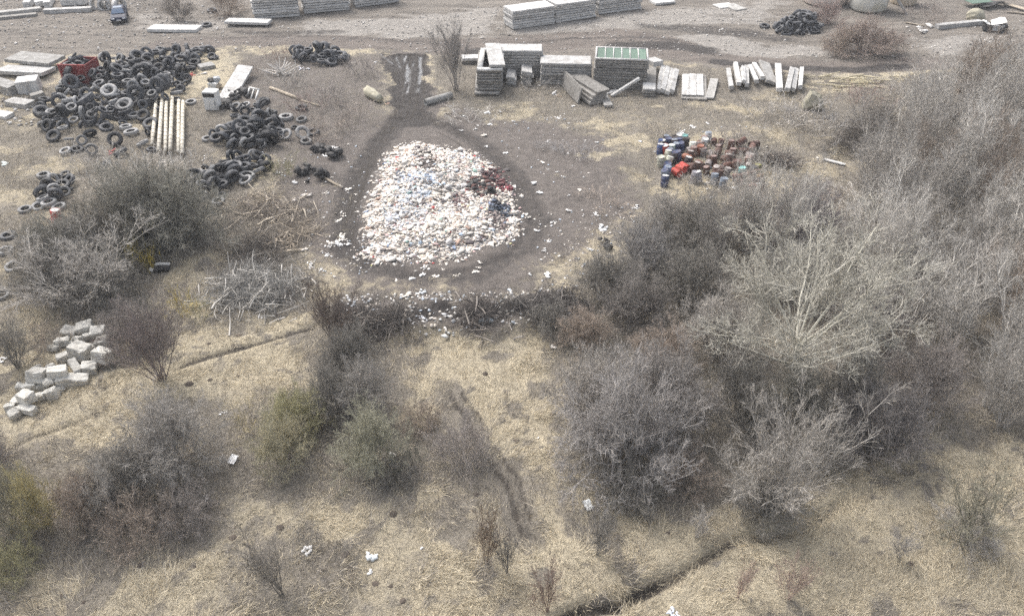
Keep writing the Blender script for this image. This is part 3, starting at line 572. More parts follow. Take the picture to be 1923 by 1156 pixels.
brushheap('grey heap of cut branches with pale limbs above the yellow meadow', [(415,570),(470,525),(500,570),(545,540)], 2.2, 1.0, 900, (.30,.29,.27), (.56,.53,.48), big=5)
brushheap('tangled heap of pale branches right of the lower tyre pile', [(460,400),(500,370),(530,420),(570,395)], 2.2, .7, 480, (.26,.23,.2), (.58,.51,.41), big=4)
brushheap('loose heap of broken pale limbs beside the wheel track', [(520,480),(555,430),(580,450),(575,410)], 1.3, .6, 150, (.3,.26,.21), (.50,.43,.34), big=4)
brushheap('thin brown brush heap between the pale limbs and the bushes', [(440,490),(480,450),(530,500)], 1.9, .7, 380, (.14,.125,.11), (.3,.27,.23))
brushheap('small brush heap on the grass right of the rusty drums', [(1440,300),(1480,310)], .9, .5, 260, (.16,.14,.125), (.25,.22,.19), big=4)
# ------------------------------------------------------------------ tyres
def lathe(prof, n):
    """closed profile (r, z) turned about z"""
    prof = np.array(prof); k = len(prof); th = np.arange(n)*2*PI/n
    V = np.stack([prof[None,:,0]*np.cos(th)[:,None], prof[None,:,0]*np.sin(th)[:,None], np.broadcast_to(prof[None,:,1], (n,k))], -1).reshape(-1, 3)
    i = np.arange(n*k).reshape(n, k); j = np.roll(i, -1, 0)
    F = np.stack([i, j, np.roll(j, -1, 1), np.roll(i, -1, 1)], -1).reshape(-1, 4)
    return V, F
def tyre_mesh(name, R, W, bore, m, lugs=28, depth=.03):
    h = W/2
    prof = [(bore, -h*.55), (bore+.02, -h*.72), (bore+(R-bore)*.45, -h*1.0), (R*.94, -h*.86), (R, -h*.62), (R, 0), (R, h*.62), (R*.94, h*.86), (bore+(R-bore)*.45, h*1.0), (bore+.02, h*.72), (bore, h*.55), (bore+.05, h*.5), (R*.9, h*.6), (R*.93, 0), (R*.9, -h*.6), (bore+.05, -h*.5)]
    n = lugs*2; V, F = lathe(prof, n); V = V.reshape(n, len(prof), 3)
    for q in range(n):
        if q % 2: V[q,4:7,:2] *= 1-depth/R*1.4
    for q in range(n): V[q,4,:2] *= 1-(.02 if q % 4 < 2 else 0); V[q,6,:2] *= 1-(.02 if q % 4 >= 2 else 0)
    me = np_mesh(name, V.reshape(-1, 3), F, smooth=True); me.materials.append(m); return me
TY = {'car': tyre_mesh('car_tyre', .40, .22, .21, M['rubber'], 20, .015), 'truck': tyre_mesh('truck_tyre', .60, .32, .30, M['rubber'], 24, .025),
      'grey': tyre_mesh('bleached_tyre', .56, .28, .31, M['rubber_grey'], 22, .02), 'tractor': tyre_mesh('tractor_tyre', .80, .46, .38, M['rubber'], 20, .06), 'big': tyre_mesh('big_grey_tyre', .78, .38, .40, M['rubber_grey'], 22, .05)}
TYR = {'car': .40, 'truck': .60, 'grey': .56, 'tractor': .80, 'big': .78}; TYW = {'car': .11, 'truck': .16, 'grey': .14, 'tractor': .23, 'big': .19}
tyre_n = 0
def tyre(kind, loc, tilt, az, label, group, s=1.0):
    global tyre_n; tyre_n += 1
    o = bpy.data.objects.new('tyre', TY[kind]); C.objects.link(o); o.location = loc
    o.rotation_euler = (Matrix.Rotation(az, 3, 'Z') @ Matrix.Rotation(tilt, 3, 'X') @ Matrix.Rotation(random.uniform(0, 6), 3, 'Z')).to_euler()
    o.scale = (s, s, s)
    return tag(o, label, 'tyre', group)
tyre_fill = []
def tyre_pile(poly, top, n, spacing, kinds, label, group, seed, fill=1.0, individual=True):
    """a heap over the outline: a lower layer (stuff) and individual tyres on its surface"""
    r = np.random.default_rng(seed); A = np.array(G(*poly)); pts = []
    tr = 0
    def hmound(x, y):
        d = sd_poly(A, np.array([x]), np.array([y]))[0]
        return top*min(1, max(0, d)/2.4)**.7*(.55+.8*float(fbm(x, y, .45, 2)))
    while len(pts) < n and tr < 40000:
        tr += 1; x = r.uniform(A[:,0].min(), A[:,0].max()); y = r.uniform(A[:,1].min(), A[:,1].max())
        if sd_poly(A, np.array([x]), np.array([y]))[0] < 0 or any((x-a)**2+(y-b)**2 < spacing**2 for a, b in pts): continue
        pts.append((x, y))
    for x, y in pts:
        k = kinds[int(r.integers(len(kinds)))]; h = hmound(x, y)
        tilt = abs(r.normal())*.5 if r.random() < .66 else r.uniform(.9, 1.5)
        z = hz(x, y)+h+TYW[k]*math.cos(tilt)+TYR[k]*math.sin(tilt)*.75
        az = r.uniform(0, 6.28)
        if individual: tyre(k, (x, y, z), tilt, az, label, group, r.uniform(.72, 1.15))
        else: tyre_fill.append((k, (x, y, z), tilt, az))
        lay = int(h/.38)
        for q in range(lay):
            if r.random() < fill: tyre_fill.append(('truck' if k != 'car' else 'car', (x+r.normal()*.3, y+r.normal()*.3, hz(x, y)+.15+q*.36), abs(r.normal())*.35, r.uniform(0, 6.28)))
def feat(sx, sy, off, kind, tilt, az, h, label, s=1.0, group=None):
    px, py = off[0]+sx/3.985, off[1]+sy/3.985
    p = P3(px, py, h); tyre(kind, (p.x, p.y, p.z+(.35 if 'big heap' in label and h > .3 else 0)), R_(tilt), R_(az), label, group, s)
g1 = 'tyres of the big heap at the upper left'; l1 = 'worn black tyre in the big heap beside the red steel bin'
tyre_pile([(78,228),(72,200),(118,175),(128,145),(135,125),(260,118),(345,125),(365,140),(352,180),(338,198),(292,222),(250,246),(205,252),(140,252),(85,252)], .8, 140, .66, ['truck','car','truck','grey','truck','grey','car','car','tractor'], l1, g1, 41)
feat(825,710,(0,0),'big',28,10,1.2,'large bleached tyre on the front of the big heap, uppermost of the pale ones'); feat(940,808,(0,0),'big',24,0,.75,'large pale dusty tyre lying at the lower right of the big heap'); feat(660,812,(0,0),'tractor',35,-10,.8,'large dark tractor tyre in the middle front of the big heap'); feat(1020,722,(0,0),'tractor',62,15,1.1,'large lugged tractor tyre standing tilted in the big heap'); feat(1185,668,(0,0),'tractor',74,-12,1.2,'large tractor tyre standing upright at the right of the big heap'); feat(1225,640,(0,0),'tractor',74,-12,1.2,'large tractor tyre behind the upright one at the right of the big heap')
for a in [(545,832,'grey',20,0,.7,'small bleached tyre left in the front of the big heap'), (695,884,'grey',25,30,.5,'white rimmed bleached tyre at the foot of the big heap', .85), (550,896,'grey',15,10,.4,'grey tyre lying left of the white rimmed tyre', .8), (365,968,'truck',50,-20,.45,'dark tyre at the left foot of the big heap'), (530,612,'tractor',55,50,1.2,'big dark tyre leaning beside the red steel bin'), (825,815,'grey',30,20,.8,'grey tyre left of the large pale dusty tyre', .8), (1428,762,'grey',4,0,.15,'flat grey tyre lying alone right of the big heap', .95), (1400,590,'truck',40,10,.35,'black tyre beside the red plastic scrap', .8), (1340,575,'car',50,10,.4,'small black tyre left of the red plastic scrap'), (1350,665,'truck',40,0,.35,'black tyre lying right of the upright tractor tyres', .8)]:
    feat(a[0], a[1], (0,0), a[2], a[3], a[4], a[5], a[6], a[7] if len(a) > 7 else 1)
g2 = 'tyres of the far part of the big heap'; l2 = 'worn black tyre in the far thin row behind the big heap'
tyre_pile([(275,120),(280,100),(390,96),(412,106),(400,125),(345,130)], .5, 22, .85, ['truck','car','truck'], l2, g2, 42, 1.0, False)
feat(1100,415,(0,0),'truck',70,0,.5,'black tyre standing upright behind the big heap'); feat(1455,470,(0,0),'tractor',12,0,.5,'big black tyre lying on another at the right end of the far row', .85); feat(1585,422,(0,0),'truck',30,0,.3,'black tyre at the right end of the far row', .8)
tyre_pile([(402,278),(400,262),(430,250),(470,235),(525,240),(535,262),(500,285),(450,292)], .75, 36, .66, ['car','truck','truck','tractor','grey'], 'worn black tyre in the middle heap right of the segmented poles', 'tyres of the middle heap', 43)
tyre_pile([(345,372),(350,350),(385,325),(430,305),(500,300),(505,325),(470,345),(430,355),(400,372)], .7, 40, .64, ['car','truck','truck','grey'], 'worn black tyre in the lower heap above the dark grey bush', 'tyres of the lower heap', 44)
tyre_pile([(78,385),(85,362),(105,340),(128,330),(136,350),(125,378),(100,390)], .5, 18, .66, ['car','truck','grey'], 'worn tyre in the small heap above the lone red barrel', 'tyres of the small heap above the red barrel', 45)
tyre_pile([(430,222),(450,205),(500,200),(515,225),(470,235)], .35, 14, .8, ['car','truck','grey'], 'worn tyre lying among weeds above the middle heap', 'tyres among weeds above the middle heap', 46, .4)
tyre_pile([(95,262),(240,256),(285,240),(290,290),(180,300),(100,290)], .15, 13, 1.6, ['car','truck','grey'], 'stray worn tyre in weeds below the big heap', 'stray tyres below the big heap', 49)
o5 = (0, 270); o6 = (340, 170); Sx = [
 (325,232,o5,'grey','bleached tyre lying alone on dry grass left of the small heap'),(60,688,o5,'truck','black tyre lying at the left edge beside dry grass, upper one'),(40,800,o5,'grey','pale walled tyre lying at the left edge below a black tyre'),(200,705,o5,'car','tyre half sunk in weeds right of the left edge tyres'),(215,770,o5,'car','lower tyre half sunk in weeds near the left edge'),(98,918,o5,'grey','flat grey tyre in pale weeds near the left edge'),(15,1130,o5,'grey','grey tyre cut by the left edge above the concrete blocks'),(575,40,o5,'truck','lone tyre in weeds left of the red scrap'),(800,145,o5,'car','black tyre below the small red scrap'),(1495,392,o5,'big','large bleached tyre lying at the lower left of the lower heap'),(1630,430,o5,'grey','pale rimmed tyre lying at the lower edge of the lower heap'),(1655,382,o5,'car','small black tyre above the pale rimmed tyre'),(440,470,o5,'grey','grey tyre at the lower right of the small heap'),(190,490,o5,'grey','faded tyre in weeds at the lower left of the small heap'),(290,468,o5,'grey','faded tyre at the lower edge of the small heap'),
 (900,130,o6,'truck','black tyre with pale top lying among loose tyres, farthest one'),(785,198,o6,'big','wide bleached tyre lying among the loose tyres right of the middle heap'),(902,218,o6,'grey','bleached tyre right of the wide bleached one'),(853,277,o6,'car','small tyre in the middle of the loose tyres'),(910,318,o6,'big','brownish grey tyre propped among reddish weeds'),(790,328,o6,'grey','grey tyre left of the propped brownish tyre'),(990,312,o6,'truck','dark tyre sunk in reddish weeds, rightmost of the loose tyres'),(935,380,o6,'grey','faded tyre lowest among the loose tyres'),(620,75,o6,'truck','black tyre on dry ground right of the leaning pale slab'),(535,148,o6,'car','flat tyre below the leaning pale slab'),(75,82,o6,'grey','flat faded tyre left of the white enamel cabinet'),(200,362,o6,'grey','faded tyre left of the middle heap')]
for sx, sy, off, k, lab in Sx:
    if (sx, sy) == (75, 82): continue
    ti = 45 if 'propped' in lab else random.uniform(0, 14)
    feat(sx, sy, off, k, ti, random.uniform(-40, 40), TYW[k]*.9+(.3 if ti > 40 else 0), lab, .85 if k == 'big' else .92)
tyre_pile([(552,120),(550,105),(600,98),(655,108),(650,122),(600,124)], .9, 34, .75, ['truck','car','truck'], '', '', 47, 1.0, False)
tyre_pile([(1462,62),(1460,50),(1490,38),(1530,42),(1538,58),(1500,66)], 1.3, 40, .75, ['truck','car','truck'], '', '', 48, 1.0, False)
for px, py, lab in [(1436,49,'lone black tyre on the pale yard, leftmost beside the far tyre heap'),(1460,50,'lone black tyre on the pale yard close to the far tyre heap'),(1530,59,'black tyre at the right foot of the far tyre heap'),(1492,60,'black tyre at the front foot of the far tyre heap'),(388,47,'black tyre right of the white slab on the yard'),(398,20,'black tyre under the brown bush on the yard')]:
    p = P3(px, py, .18); tyre('truck', tuple(p), R_(8), 0, lab, None)
def merged_tyres(lst, name, lab):
    VV, FF, o = [], [], 0
    for k, loc, tilt, az in lst:
        me = TY[k]; n = len(me.vertices); v = np.empty(n*3, np.float32); me.vertices.foreach_get('co', v); v = v.reshape(-1, 3)
        f = np.empty(len(me.loops), np.int32); me.loops.foreach_get('vertex_index', f); f = f.reshape(-1, 4)
        m3 = np.array(Matrix.Rotation(az, 3, 'Z') @ Matrix.Rotation(tilt, 3, 'X'))
        VV.append(v@m3.T+np.array(loc)); FF.append(f+o); o += n
    ob = link(name, np_mesh(name, np.concatenate(VV), np.concatenate(FF), smooth=True), M['rubber'])
    tag(ob, lab, 'tyres', kind='stuff')
merged_tyres(tyre_fill, 'tyre_heap', 'black tyres heaped under and behind the others and in the far heaps by the road')
# ------------------------------------------------------------------ boxes, slabs and stacks
def box_mesh(name, dims, m, bev=.02, jit=0.0, cuts=0, seed=0):
    bm = bmesh_new = __import__('bmesh').new(); import bmesh
    bmesh.ops.create_cube(bm, size=1); bmesh.ops.scale(bm, vec=dims, verts=bm.verts)
    if bev: bmesh.ops.bevel(bm, geom=bm.edges[:], offset=min(bev, min(dims)*.3), segments=1, affect='EDGES')
    if cuts: bmesh.ops.subdivide_edges(bm, edges=[e for e in bm.edges if e.calc_length() > min(dims)*.5], cuts=cuts, use_grid_fill=True)
    if jit:
        rr = random.Random(seed)
        for v in bm.verts:
            v.co += Vector((rr.gauss(0,1), rr.gauss(0,1), rr.gauss(0,1)))*jit
    me = bpy.data.meshes.new(name); bm.to_mesh(me); bm.free(); me.materials.append(m); return me
def oriented(A, B, z=0.0):
    """ground points -> centre, length, heading"""
    a, b = P3(*A), P3(*B); d = b-a
    return (a+b)/2, math.hypot(d.x, d.y), math.atan2(d.y, d.x), math.atan2(d.z, math.hypot(d.x, d.y))
def beam(name, A, B, w_, t_, m, label, cat, group=None, z=0.0, roll=0, extra=0):
    c, L, hd, pit = oriented(A, B)
    o = link(name, box_mesh(name, (L+extra, w_, t_), M[m], .025, .008, 1, int(A[0])), None)
    o.location = (c.x, c.y, c.z+t_/2+z); o.rotation_euler = (roll, -pit, hd)
    return tag(o, label, cat, group)
def slabs(A, B, depth, n, t_, gap, m, name, labtop, lab, cat, group, wob=.05, z0=.1, skew=0, topmat=None):
    """stack of slabs on a front edge A-B (photo pixels), running back by depth metres"""
    a, b = P3(*A), P3(*B); d = b-a; L = math.hypot(d.x, d.y); hd = math.atan2(d.y, d.x)
    bx, by = -math.sin(hd), math.cos(hd); zz = min(a.z, b.z)+z0
    me = box_mesh(name, (L, depth, t_), M[m], .02, .006, 2, int(A[0]))
    for k in range(n):
        mm = me if not (topmat and k == n-1) else box_mesh(name, (L, depth, t_), M[topmat], .02, .006, 2, int(A[0]))
        o = link(name, mm); c = (a+b)/2
        o.location = (c.x+bx*depth/2+random.gauss(0, wob)+skew*k*bx, c.y+by*depth/2+random.gauss(0, wob)+skew*k*by, zz+t_/2+k*(t_+gap))
        o.rotation_euler = (random.gauss(0,.006), random.gauss(0,.006), hd+random.gauss(0, .012))
        tag(o, labtop if k == n-1 else lab, cat, group if k < n-1 else None)
        # timber spacers between this slab and the one below
        for e in (-.34, .34):
            if gap > .03: spacers.append((o.location + Vector((math.cos(hd)*L*e, math.sin(hd)*L*e, -t_/2-gap/2)), (.12, depth*.92, gap*1.1), hd))
    return zz+n*(t_+gap), hd, (a+b)/2, (bx, by), L
spacers = []
# far slab stacks
for A, B, dp, n, w_ in [((963,58),(1041,46),2.6,8,'left'),((1043,45),(1118,33),2.6,8,'middle'),((1124,29),(1204,18),2.6,7,'right')]:
    slabs(A, B, dp, n, .22, .05, 'pale_concrete', 'concrete_slab', f'long pale concrete slab on top of the {w_} stack on the far yard', f'long pale concrete slab inside the {w_} stack on the far yard', 'slab', f'slabs of the {w_} stack on the far yard', .06)
for A, B, dp, n, w_ in [((478,38),(563,32),3.0,9,'nearest'),((572,28),(657,19),3.0,9,'second'),((666,15),(748,6),3.0,8,'third')]:
    slabs(A, B, dp, n, .24, .06, 'pale_concrete', 'concrete_slab', f'white concrete slab topping the {w_} stack of the row at the upper left', f'white concrete slab inside the {w_} stack of the row at the upper left', 'slab', f'slabs of the {w_} stack at the upper left', .07)
beam('concrete_slab',(427,46),(508,48),1.6,.3,'pale_concrete','white slab lying on rubble before the nearest far stack','slab', z=.25)
beam('concrete_slab',(283,56),(375,58),1.9,.35,'pale_concrete','white concrete slab lying alone on the yard right of the car','slab')
beam('concrete_beam',(84,25),(174,21),.9,.5,'pale_concrete','pale concrete beam lying left of the dark blue car','beam'); beam('concrete_beam',(-10,30),(78,20),1.0,.4,'concrete','long concrete beam at the upper left edge, upper one','beam'); beam('concrete_beam',(-10,38),(70,30),.8,.35,'grey_concrete','long grey beam at the upper left edge, lower one','beam')
for k, (A, B, w_) in enumerate([((52,16),(62,2),.9),((68,14),(92,10),.8),((90,16),(98,2),.8),((118,10),(165,8),1.2)]):
    beam('concrete_piece', A, B, w_, .7, 'pale_concrete', 'white concrete piece in the row behind the left beams, '+['leftmost','second','third','widest one'][k], 'rubble', z=.05)
for k in range(4):
    v, f = lathe([(.55,-.45),(.8,-.45),(.8,.45),(.55,.45)], 20); p = P3(182+k*14, 8+k % 2*2, .5)
    tag(link('concrete_ring', np_mesh('concrete_ring', v, f), M['pale_concrete'], loc=tuple(p), rot=(R_(80), 0, R_(20*k))), 'white concrete ring standing in a short row behind the car, '+['leftmost','second','third','rightmost'][k], 'ring')
beam('concrete_slab',(1345,14),(1375,10),1.8,.15,'pale_concrete','thin pale panel lying on the yard, left of two','panel'); beam('concrete_slab',(1368,10),(1392,20),1.8,.15,'concrete','thin pale panel lying on the yard, right of two','panel'); beam('concrete_slab',(1225,8),(1262,4),1.6,.3,'pale_concrete','pale slab piece right of the far stacks','slab')
beam('concrete_beam',(1758,54),(1840,46),.8,.5,'pale_concrete','pale concrete beam lying at the upper right','beam')
# panel stacks beside the road
def pst(A, B, dp, n, t_, gap, m, w_, skew=0, topmat='pale_concrete', z0=.1):
    return slabs(A, B, dp, n, t_, gap, m, 'precast_slab', f'topmost concrete panel of {w_}', f'weathered concrete panel inside {w_}', 'panel', 'panels of '+w_, .05, z0, skew, topmat)
pst((868,122),(912,122),1.3,2,.3,.03,'grey_concrete','the low stack behind the framed panels')
pst((932,146),(1018,146),2.1,10,.22,.05,'concrete','the tallest stack behind the leaning white pieces')
pst((1015,160),(1109,161),2.3,9,.2,.04,'concrete','the long low stack left of the green topped stack')
zt, hd, c0, bk, Lg = pst((1114,167),(1213,169),3.4,11,.2,.045,'grey_concrete','the green topped stack', .012, None)
def frame_panel(name, Lx, Ly, t_, nwin, m, margin, mullion):
    """panel with a row of openings"""
    bxs = [((-Lx/2, -Ly/2), (Lx/2, -Ly/2+margin)), ((-Lx/2, Ly/2-margin), (Lx/2, Ly/2)), ((-Lx/2, -Ly/2+margin), (-Lx/2+margin, Ly/2-margin)), ((Lx/2-margin, -Ly/2+margin), (Lx/2, Ly/2-margin))]
    wi = (Lx-2*margin)/nwin
    for k in range(1, nwin): x = -Lx/2+margin+k*wi; bxs.append(((x-mullion/2, -Ly/2+margin), (x+mullion/2, Ly/2-margin)))
    V, Fq = [], []
    for (x0, y0), (x1, y1) in bxs:
        i = len(V); V += [(x0,y0,-t_/2),(x1,y0,-t_/2),(x1,y1,-t_/2),(x0,y1,-t_/2),(x0,y0,t_/2),(x1,y0,t_/2),(x1,y1,t_/2),(x0,y1,t_/2)]
        Fq += [[i+q for q in f] for f in ((0,3,2,1),(4,5,6,7),(0,1,5,4),(1,2,6,5),(2,3,7,6),(3,0,4,7))]
    me = np_mesh(name, np.array(V), np.array(Fq)); me.materials.append(M[m]); return me
t = thing('glazed_slab', 'pale framed panel with six dull green panes lying on the green topped stack', 'panel', (c0.x+bk[0]*1.9, c0.y+bk[1]*1.9, zt+.12), (0,0,hd))
link('frame', frame_panel('frame', Lg, 3.5, .16, 6, 'pale_concrete', .16, .09), parent=t)
for k in range(6):
    wi = (Lg-.34)/6; link('pane', box_mesh('pane', (wi-.1, 3.1, .03), M['green'], 0), parent=t, loc=(-Lg/2+.17+(k+.5)*wi, 0, 0))
# framed panels with an opening
a, b = P3(897,178), P3(944,178); Lf = (b-a).length
fr = frame_panel('framed_slab', Lf, 6.2, .2, 1, 'grey_concrete', .5, .1); frp = frame_panel('framed_slab', Lf, 6.2, .2, 1, 'pale_concrete', .5, .1)
for k in range(9):
    o = link('framed_slab', frp if k == 8 else fr); o.location = ((a.x+b.x)/2+random.gauss(0,.05)-(0.25 if k == 0 else 0), (a.y+b.y)/2+3.1+random.gauss(0,.06)-(.5 if k == 0 else 0), a.z+.25+k*.27); o.rotation_euler = (0,0,random.gauss(0,.015))
    tag(o, 'grey panel with a window opening, '+('lowest of the stack and sticking out' if k == 0 else 'topmost of the stack under a white slab') if k in (0,8) else 'grey panel with a window opening inside the stack left of the leaning white pieces', 'panel', None if k in (0,8) else 'panels with window openings')
o = link('concrete_slab', box_mesh('concrete_slab', (1.5, 5.6, .22), M['pale_concrete'], .02, .006, 2), loc=((a.x+b.x)/2+.45, (a.y+b.y)/2+3.0, a.z+2.85), rot=(R_(3), R_(2), R_(6))); tag(o, 'white slab lying askew on the panels with window openings', 'slab')
# two slender leaning stacks
for k, (A, B, w_, n, nm) in enumerate([((960,163),(964,122),.85,4,'left'),((988,165),(990,118),1.05,6,'right')]):
    for q in range(n):
        c, L, hd2, pit = oriented(A, B); top = q == n-1
        o = link('concrete_plank', box_mesh('concrete_plank', (min(L,6.2), w_, .2), M['pale_concrete' if top or k == 0 else 'concrete'], .02, .006, 1, q))
        o.location = (c.x+random.gauss(0,.05), c.y+random.gauss(0,.08), c.z+.15+q*.23); o.rotation_euler = (R_(10 if top else 2), 0, hd2+random.gauss(0,.03))
        tag(o, f'white concrete plank topping the {nm} slender stack beside the panels' if top else f'concrete plank inside the {nm} slender stack beside the panels', 'plank', None if top else f'planks of the {nm} slender stack')
# diagonal stack towards the camera
c, L, hd2, pit = oriented((1072,160),(1122,197))
for q in range(4):
    o = link('concrete_slab', box_mesh('concrete_slab', (L*1.0, 1.7-.1*q, .26), M['grey_concrete'], .02, .01, 2, q)); o.location = (c.x+.25*(q == 3)+q*.05, c.y+.1*q, c.z+.2+q*.29); o.rotation_euler = (R_(3 if q == 3 else 0), 0, hd2+.02*q)
    tag(o, 'grey slab lying diagonally before the green topped stack, '+['lowest','second from below','second from top','topmost'][q], 'slab')
c, L, hd2, pit = oriented((1055,158),(1090,196))
o = link('precast_slab', box_mesh('precast_slab', (L*.95, .16, 1.5), M['grey_concrete'], .02, .006, 2), loc=(c.x, c.y, c.z+.75), rot=(R_(-14), 0, hd2)); tag(o, 'grey panel standing on edge along the diagonal slabs', 'panel')
beam('concrete_plank',(1130,178),(1143,203),.8,.2,'concrete','short broken plank at the front end of the diagonal slabs','plank', z=.1); beam('concrete_plank',(1095,185),(1160,172),.7,.15,'pale_concrete','pale broken plank under the white leaning beam','plank', z=.02)
c, L, hd2, pit = oriented((1156,184),(1190,172)); o = link('concrete_beam', box_mesh('concrete_beam', (3.2, .3, .25), M['pale_concrete'], .02), loc=(c.x, c.y, c.z+.75), rot=(0, R_(-26), R_(20))); tag(o, 'thin white beam leaning up before the green topped stack', 'beam')
pst((1205,183),(1229,183),1.6,3,.2,.08,'grey_concrete','the little stack right of the green topped stack'); beam('precast_slab',(1217,176),(1220,135),1.3,.5,'grey_concrete','narrow grey panel behind the little stack','panel'); beam('concrete_slab',(1218,132),(1236,128),1.4,.5,'pale_concrete','white slab end right of the green panes','slab', z=.5)
for k, (A, B) in enumerate([((1236,178),(1244,132)),((1243,179),(1253,136)),((1253,181),(1262,138)),((1260,181),(1269,141))]):
    beam('concrete_post', A, B, .48, .4, 'pale_concrete', 'white concrete beam of the four beside the little stack, '+['leftmost','second','third','rightmost'][k], 'beam', z=.15+.1*(k % 2), roll=R_(20))
for k in range(3):
    beam('board', (1286+14*k,185),(1287+13.2*k,145), .66,.12,'pale_concrete', 'pale board of the flat three board platform, '+['left','middle','right'][k], 'board', z=.25)
beam('concrete_slab',(1303,189),(1303,143),2.4,.16,'grey_concrete','grey base slab under the three pale boards','slab', z=.03); beam('board',(1332,188),(1341,152),.8,.15,'concrete','single grey pale board right of the three board platform','board', z=.1)
o4 = 3.087
for k, (A, B, w_) in enumerate([((222,535),(205,430),.45),((265,520),(245,400),.45),((290,515),(285,430),.35),((312,520),(310,412),.42),((368,508),(328,415),.4),((400,492),(350,410),.4),((455,505),(412,385),1.15),((500,555),(490,410),.6),((542,560),(570,440),.5),((578,548),(597,430),.45),((618,540),(628,430),.4)]):
    nm = 'wide grey white slab lying in the middle of the white posts' if k == 6 else 'white concrete post in the fan shaped row, '+['first from left','second from left','third from left','fourth from left','fifth from left','just left of the wide slab','','just right of the wide slab','third from right','second from right','rightmost'][k]
    beam('concrete_slab' if k == 6 else 'concrete_post', (1300+A[0]/o4, A[1]/o4), (1300+B[0]/o4, B[1]/o4), w_, .4 if k != 6 else .3, 'concrete' if k == 6 else 'pale_concrete', nm, 'slab' if k == 6 else 'post', z=.25+.12*(k % 3), roll=R_(random.uniform(-20, 20)))
# pale plank, pipe, log, poles, boards
beam('wooden_plank',(1546,301),(1587,312),.3,.12,'pale_concrete','single white plank on dry grass right of the drums','plank', z=.05)
def tubeobj(name, A, B, R, m, label, cat, hollow=True, z=0.0, taper=1.0, ragged=0):
    c, L, hd2, pit = oriented(A, B); n = 16
    prof = [(-L/2, R), (-L/4, R), (0, R*(1+taper)/2), (L/4, R*(.25+.75*taper)), (L/2, R*taper), (L/2, R*taper*.72), (-L/2, R*.72)] if hollow else [(-L/2-.05, .02), (-L/2, R*.9), (-L/4, R), (0, R*(1+taper)/2), (L/4, R*taper), (L/2, R*taper*.9), (L/2+.04, .02)]
    th = np.arange(n)*2*PI/n; k = len(prof); pr = np.array(prof); rj = 1+ragged*np.random.default_rng(3).normal(size=(n,k))
    V = np.stack([np.broadcast_to(pr[None,:,0], (n,k)), pr[None,:,1]*rj*np.cos(th)[:,None], pr[None,:,1]*rj*np.sin(th)[:,None]], -1).reshape(-1, 3)
    i = np.arange(n*k).reshape(n, k); j = np.roll(i, -1, 0)
    if hollow: Fq = np.stack([i, np.roll(i,-1,1), np.roll(j,-1,1), j], -1).reshape(-1, 4)
    else: Fq = np.stack([i[:,:-1], i[:,1:], j[:,1:], j[:,:-1]], -1).reshape(-1, 4)
    o = link(name, np_mesh(name, V, Fq, smooth=True), M[m], loc=(c.x, c.y, c.z+R*.85+z), rot=(0, -pit, hd2)); return tag(o, label, cat)
tubeobj('concrete_pipe',(799,198),(848,184),.34,'concrete','grey concrete pipe lying right of the muddy track','pipe'); tubeobj('log',(690,178),(714,194),.5,'rock','thick old grey log lying left of the muddy track','log', False, 0, .8, .08)
tubeobj('log',(508,167),(562,188),.16,'wood','thin grey pole lying in weeds above the loose tyres','pole', False); tubeobj('log',(566,190),(600,201),.1,'wood','short thin stick lying beyond the thin grey pole','pole', False); tubeobj('log',(600,330),(642,354),.1,'wood','pale stick lying left of the wheel track','stick', False)
# segmented poles
def pole_mat():
    m, nt, b = newmat('segmented_pole'); tc = nt.nodes.new('ShaderNodeTexCoord'); s = nt.nodes.new('ShaderNodeSeparateXYZ'); nt.links.new(tc.outputs['Object'], s.inputs[0])
    f = math_(nt, 'FRACT', math_(nt, 'MULTIPLY', s.outputs[0], 1/.85)); band = math_(nt, 'LESS_THAN', f, .12)
    n1 = noise(nt, tc.outputs['Object'], 4, 4); c = ramp(nt, n1, [(.35,(.46,.42,.34)),(.65,(.66,.62,.53))])
    nt.links.new(mixc(nt, band, c, (.14,.11,.08)), b.inputs['Base Color']); b.inputs['Roughness'].default_value = .85; return m
M['pole'] = pole_mat()
for k, (xt, yt, xb, yb) in enumerate([(1180,755,1148,1112),(1225,755,1198,1168),(1253,760,1247,1160),(1298,760,1284,1160),(1345,780,1344,1168),(1378,795,1374,1192)]):
    o = tubeobj('segmented_pole',(xb/3.985,yb/3.985),(xt/3.985,yt/3.985),.16,'pole','pale pole with dark bands lying right of the tyre heap, '+['first from left','second from left','third from left','third from right','second from right','rightmost'][k],'pole', False, .25+.1*(k % 2))
# splayed white sticks: broken pale laths
r = np.random.default_rng(5); p = P3(530,140)
t = tag(link('broken_laths', None), 'bundle of splayed broken white laths in grey weeds', 'laths') if False else None
n = 26; a = r.uniform(0, PI, n)+.1; d = np.stack([np.cos(a), np.sin(a)*.5, r.uniform(.1,.8,n)], 1); Pq = curve(r, r.normal(size=(n,3))*np.array([.6,.4,.05])+np.array([0,0,.1]), d, r.uniform(1.0, 2.2, n), 3, .03, 0)
v = tubes(r, Pq, .05, .04, 4); tag(link('broken_laths', np_mesh('broken_laths', v[0], v[1], {'tone': v[2]}), M['twig'], loc=tuple(p), color=(.56,.53,.49)), 'bundle of splayed broken white laths in grey weeds', 'laths')
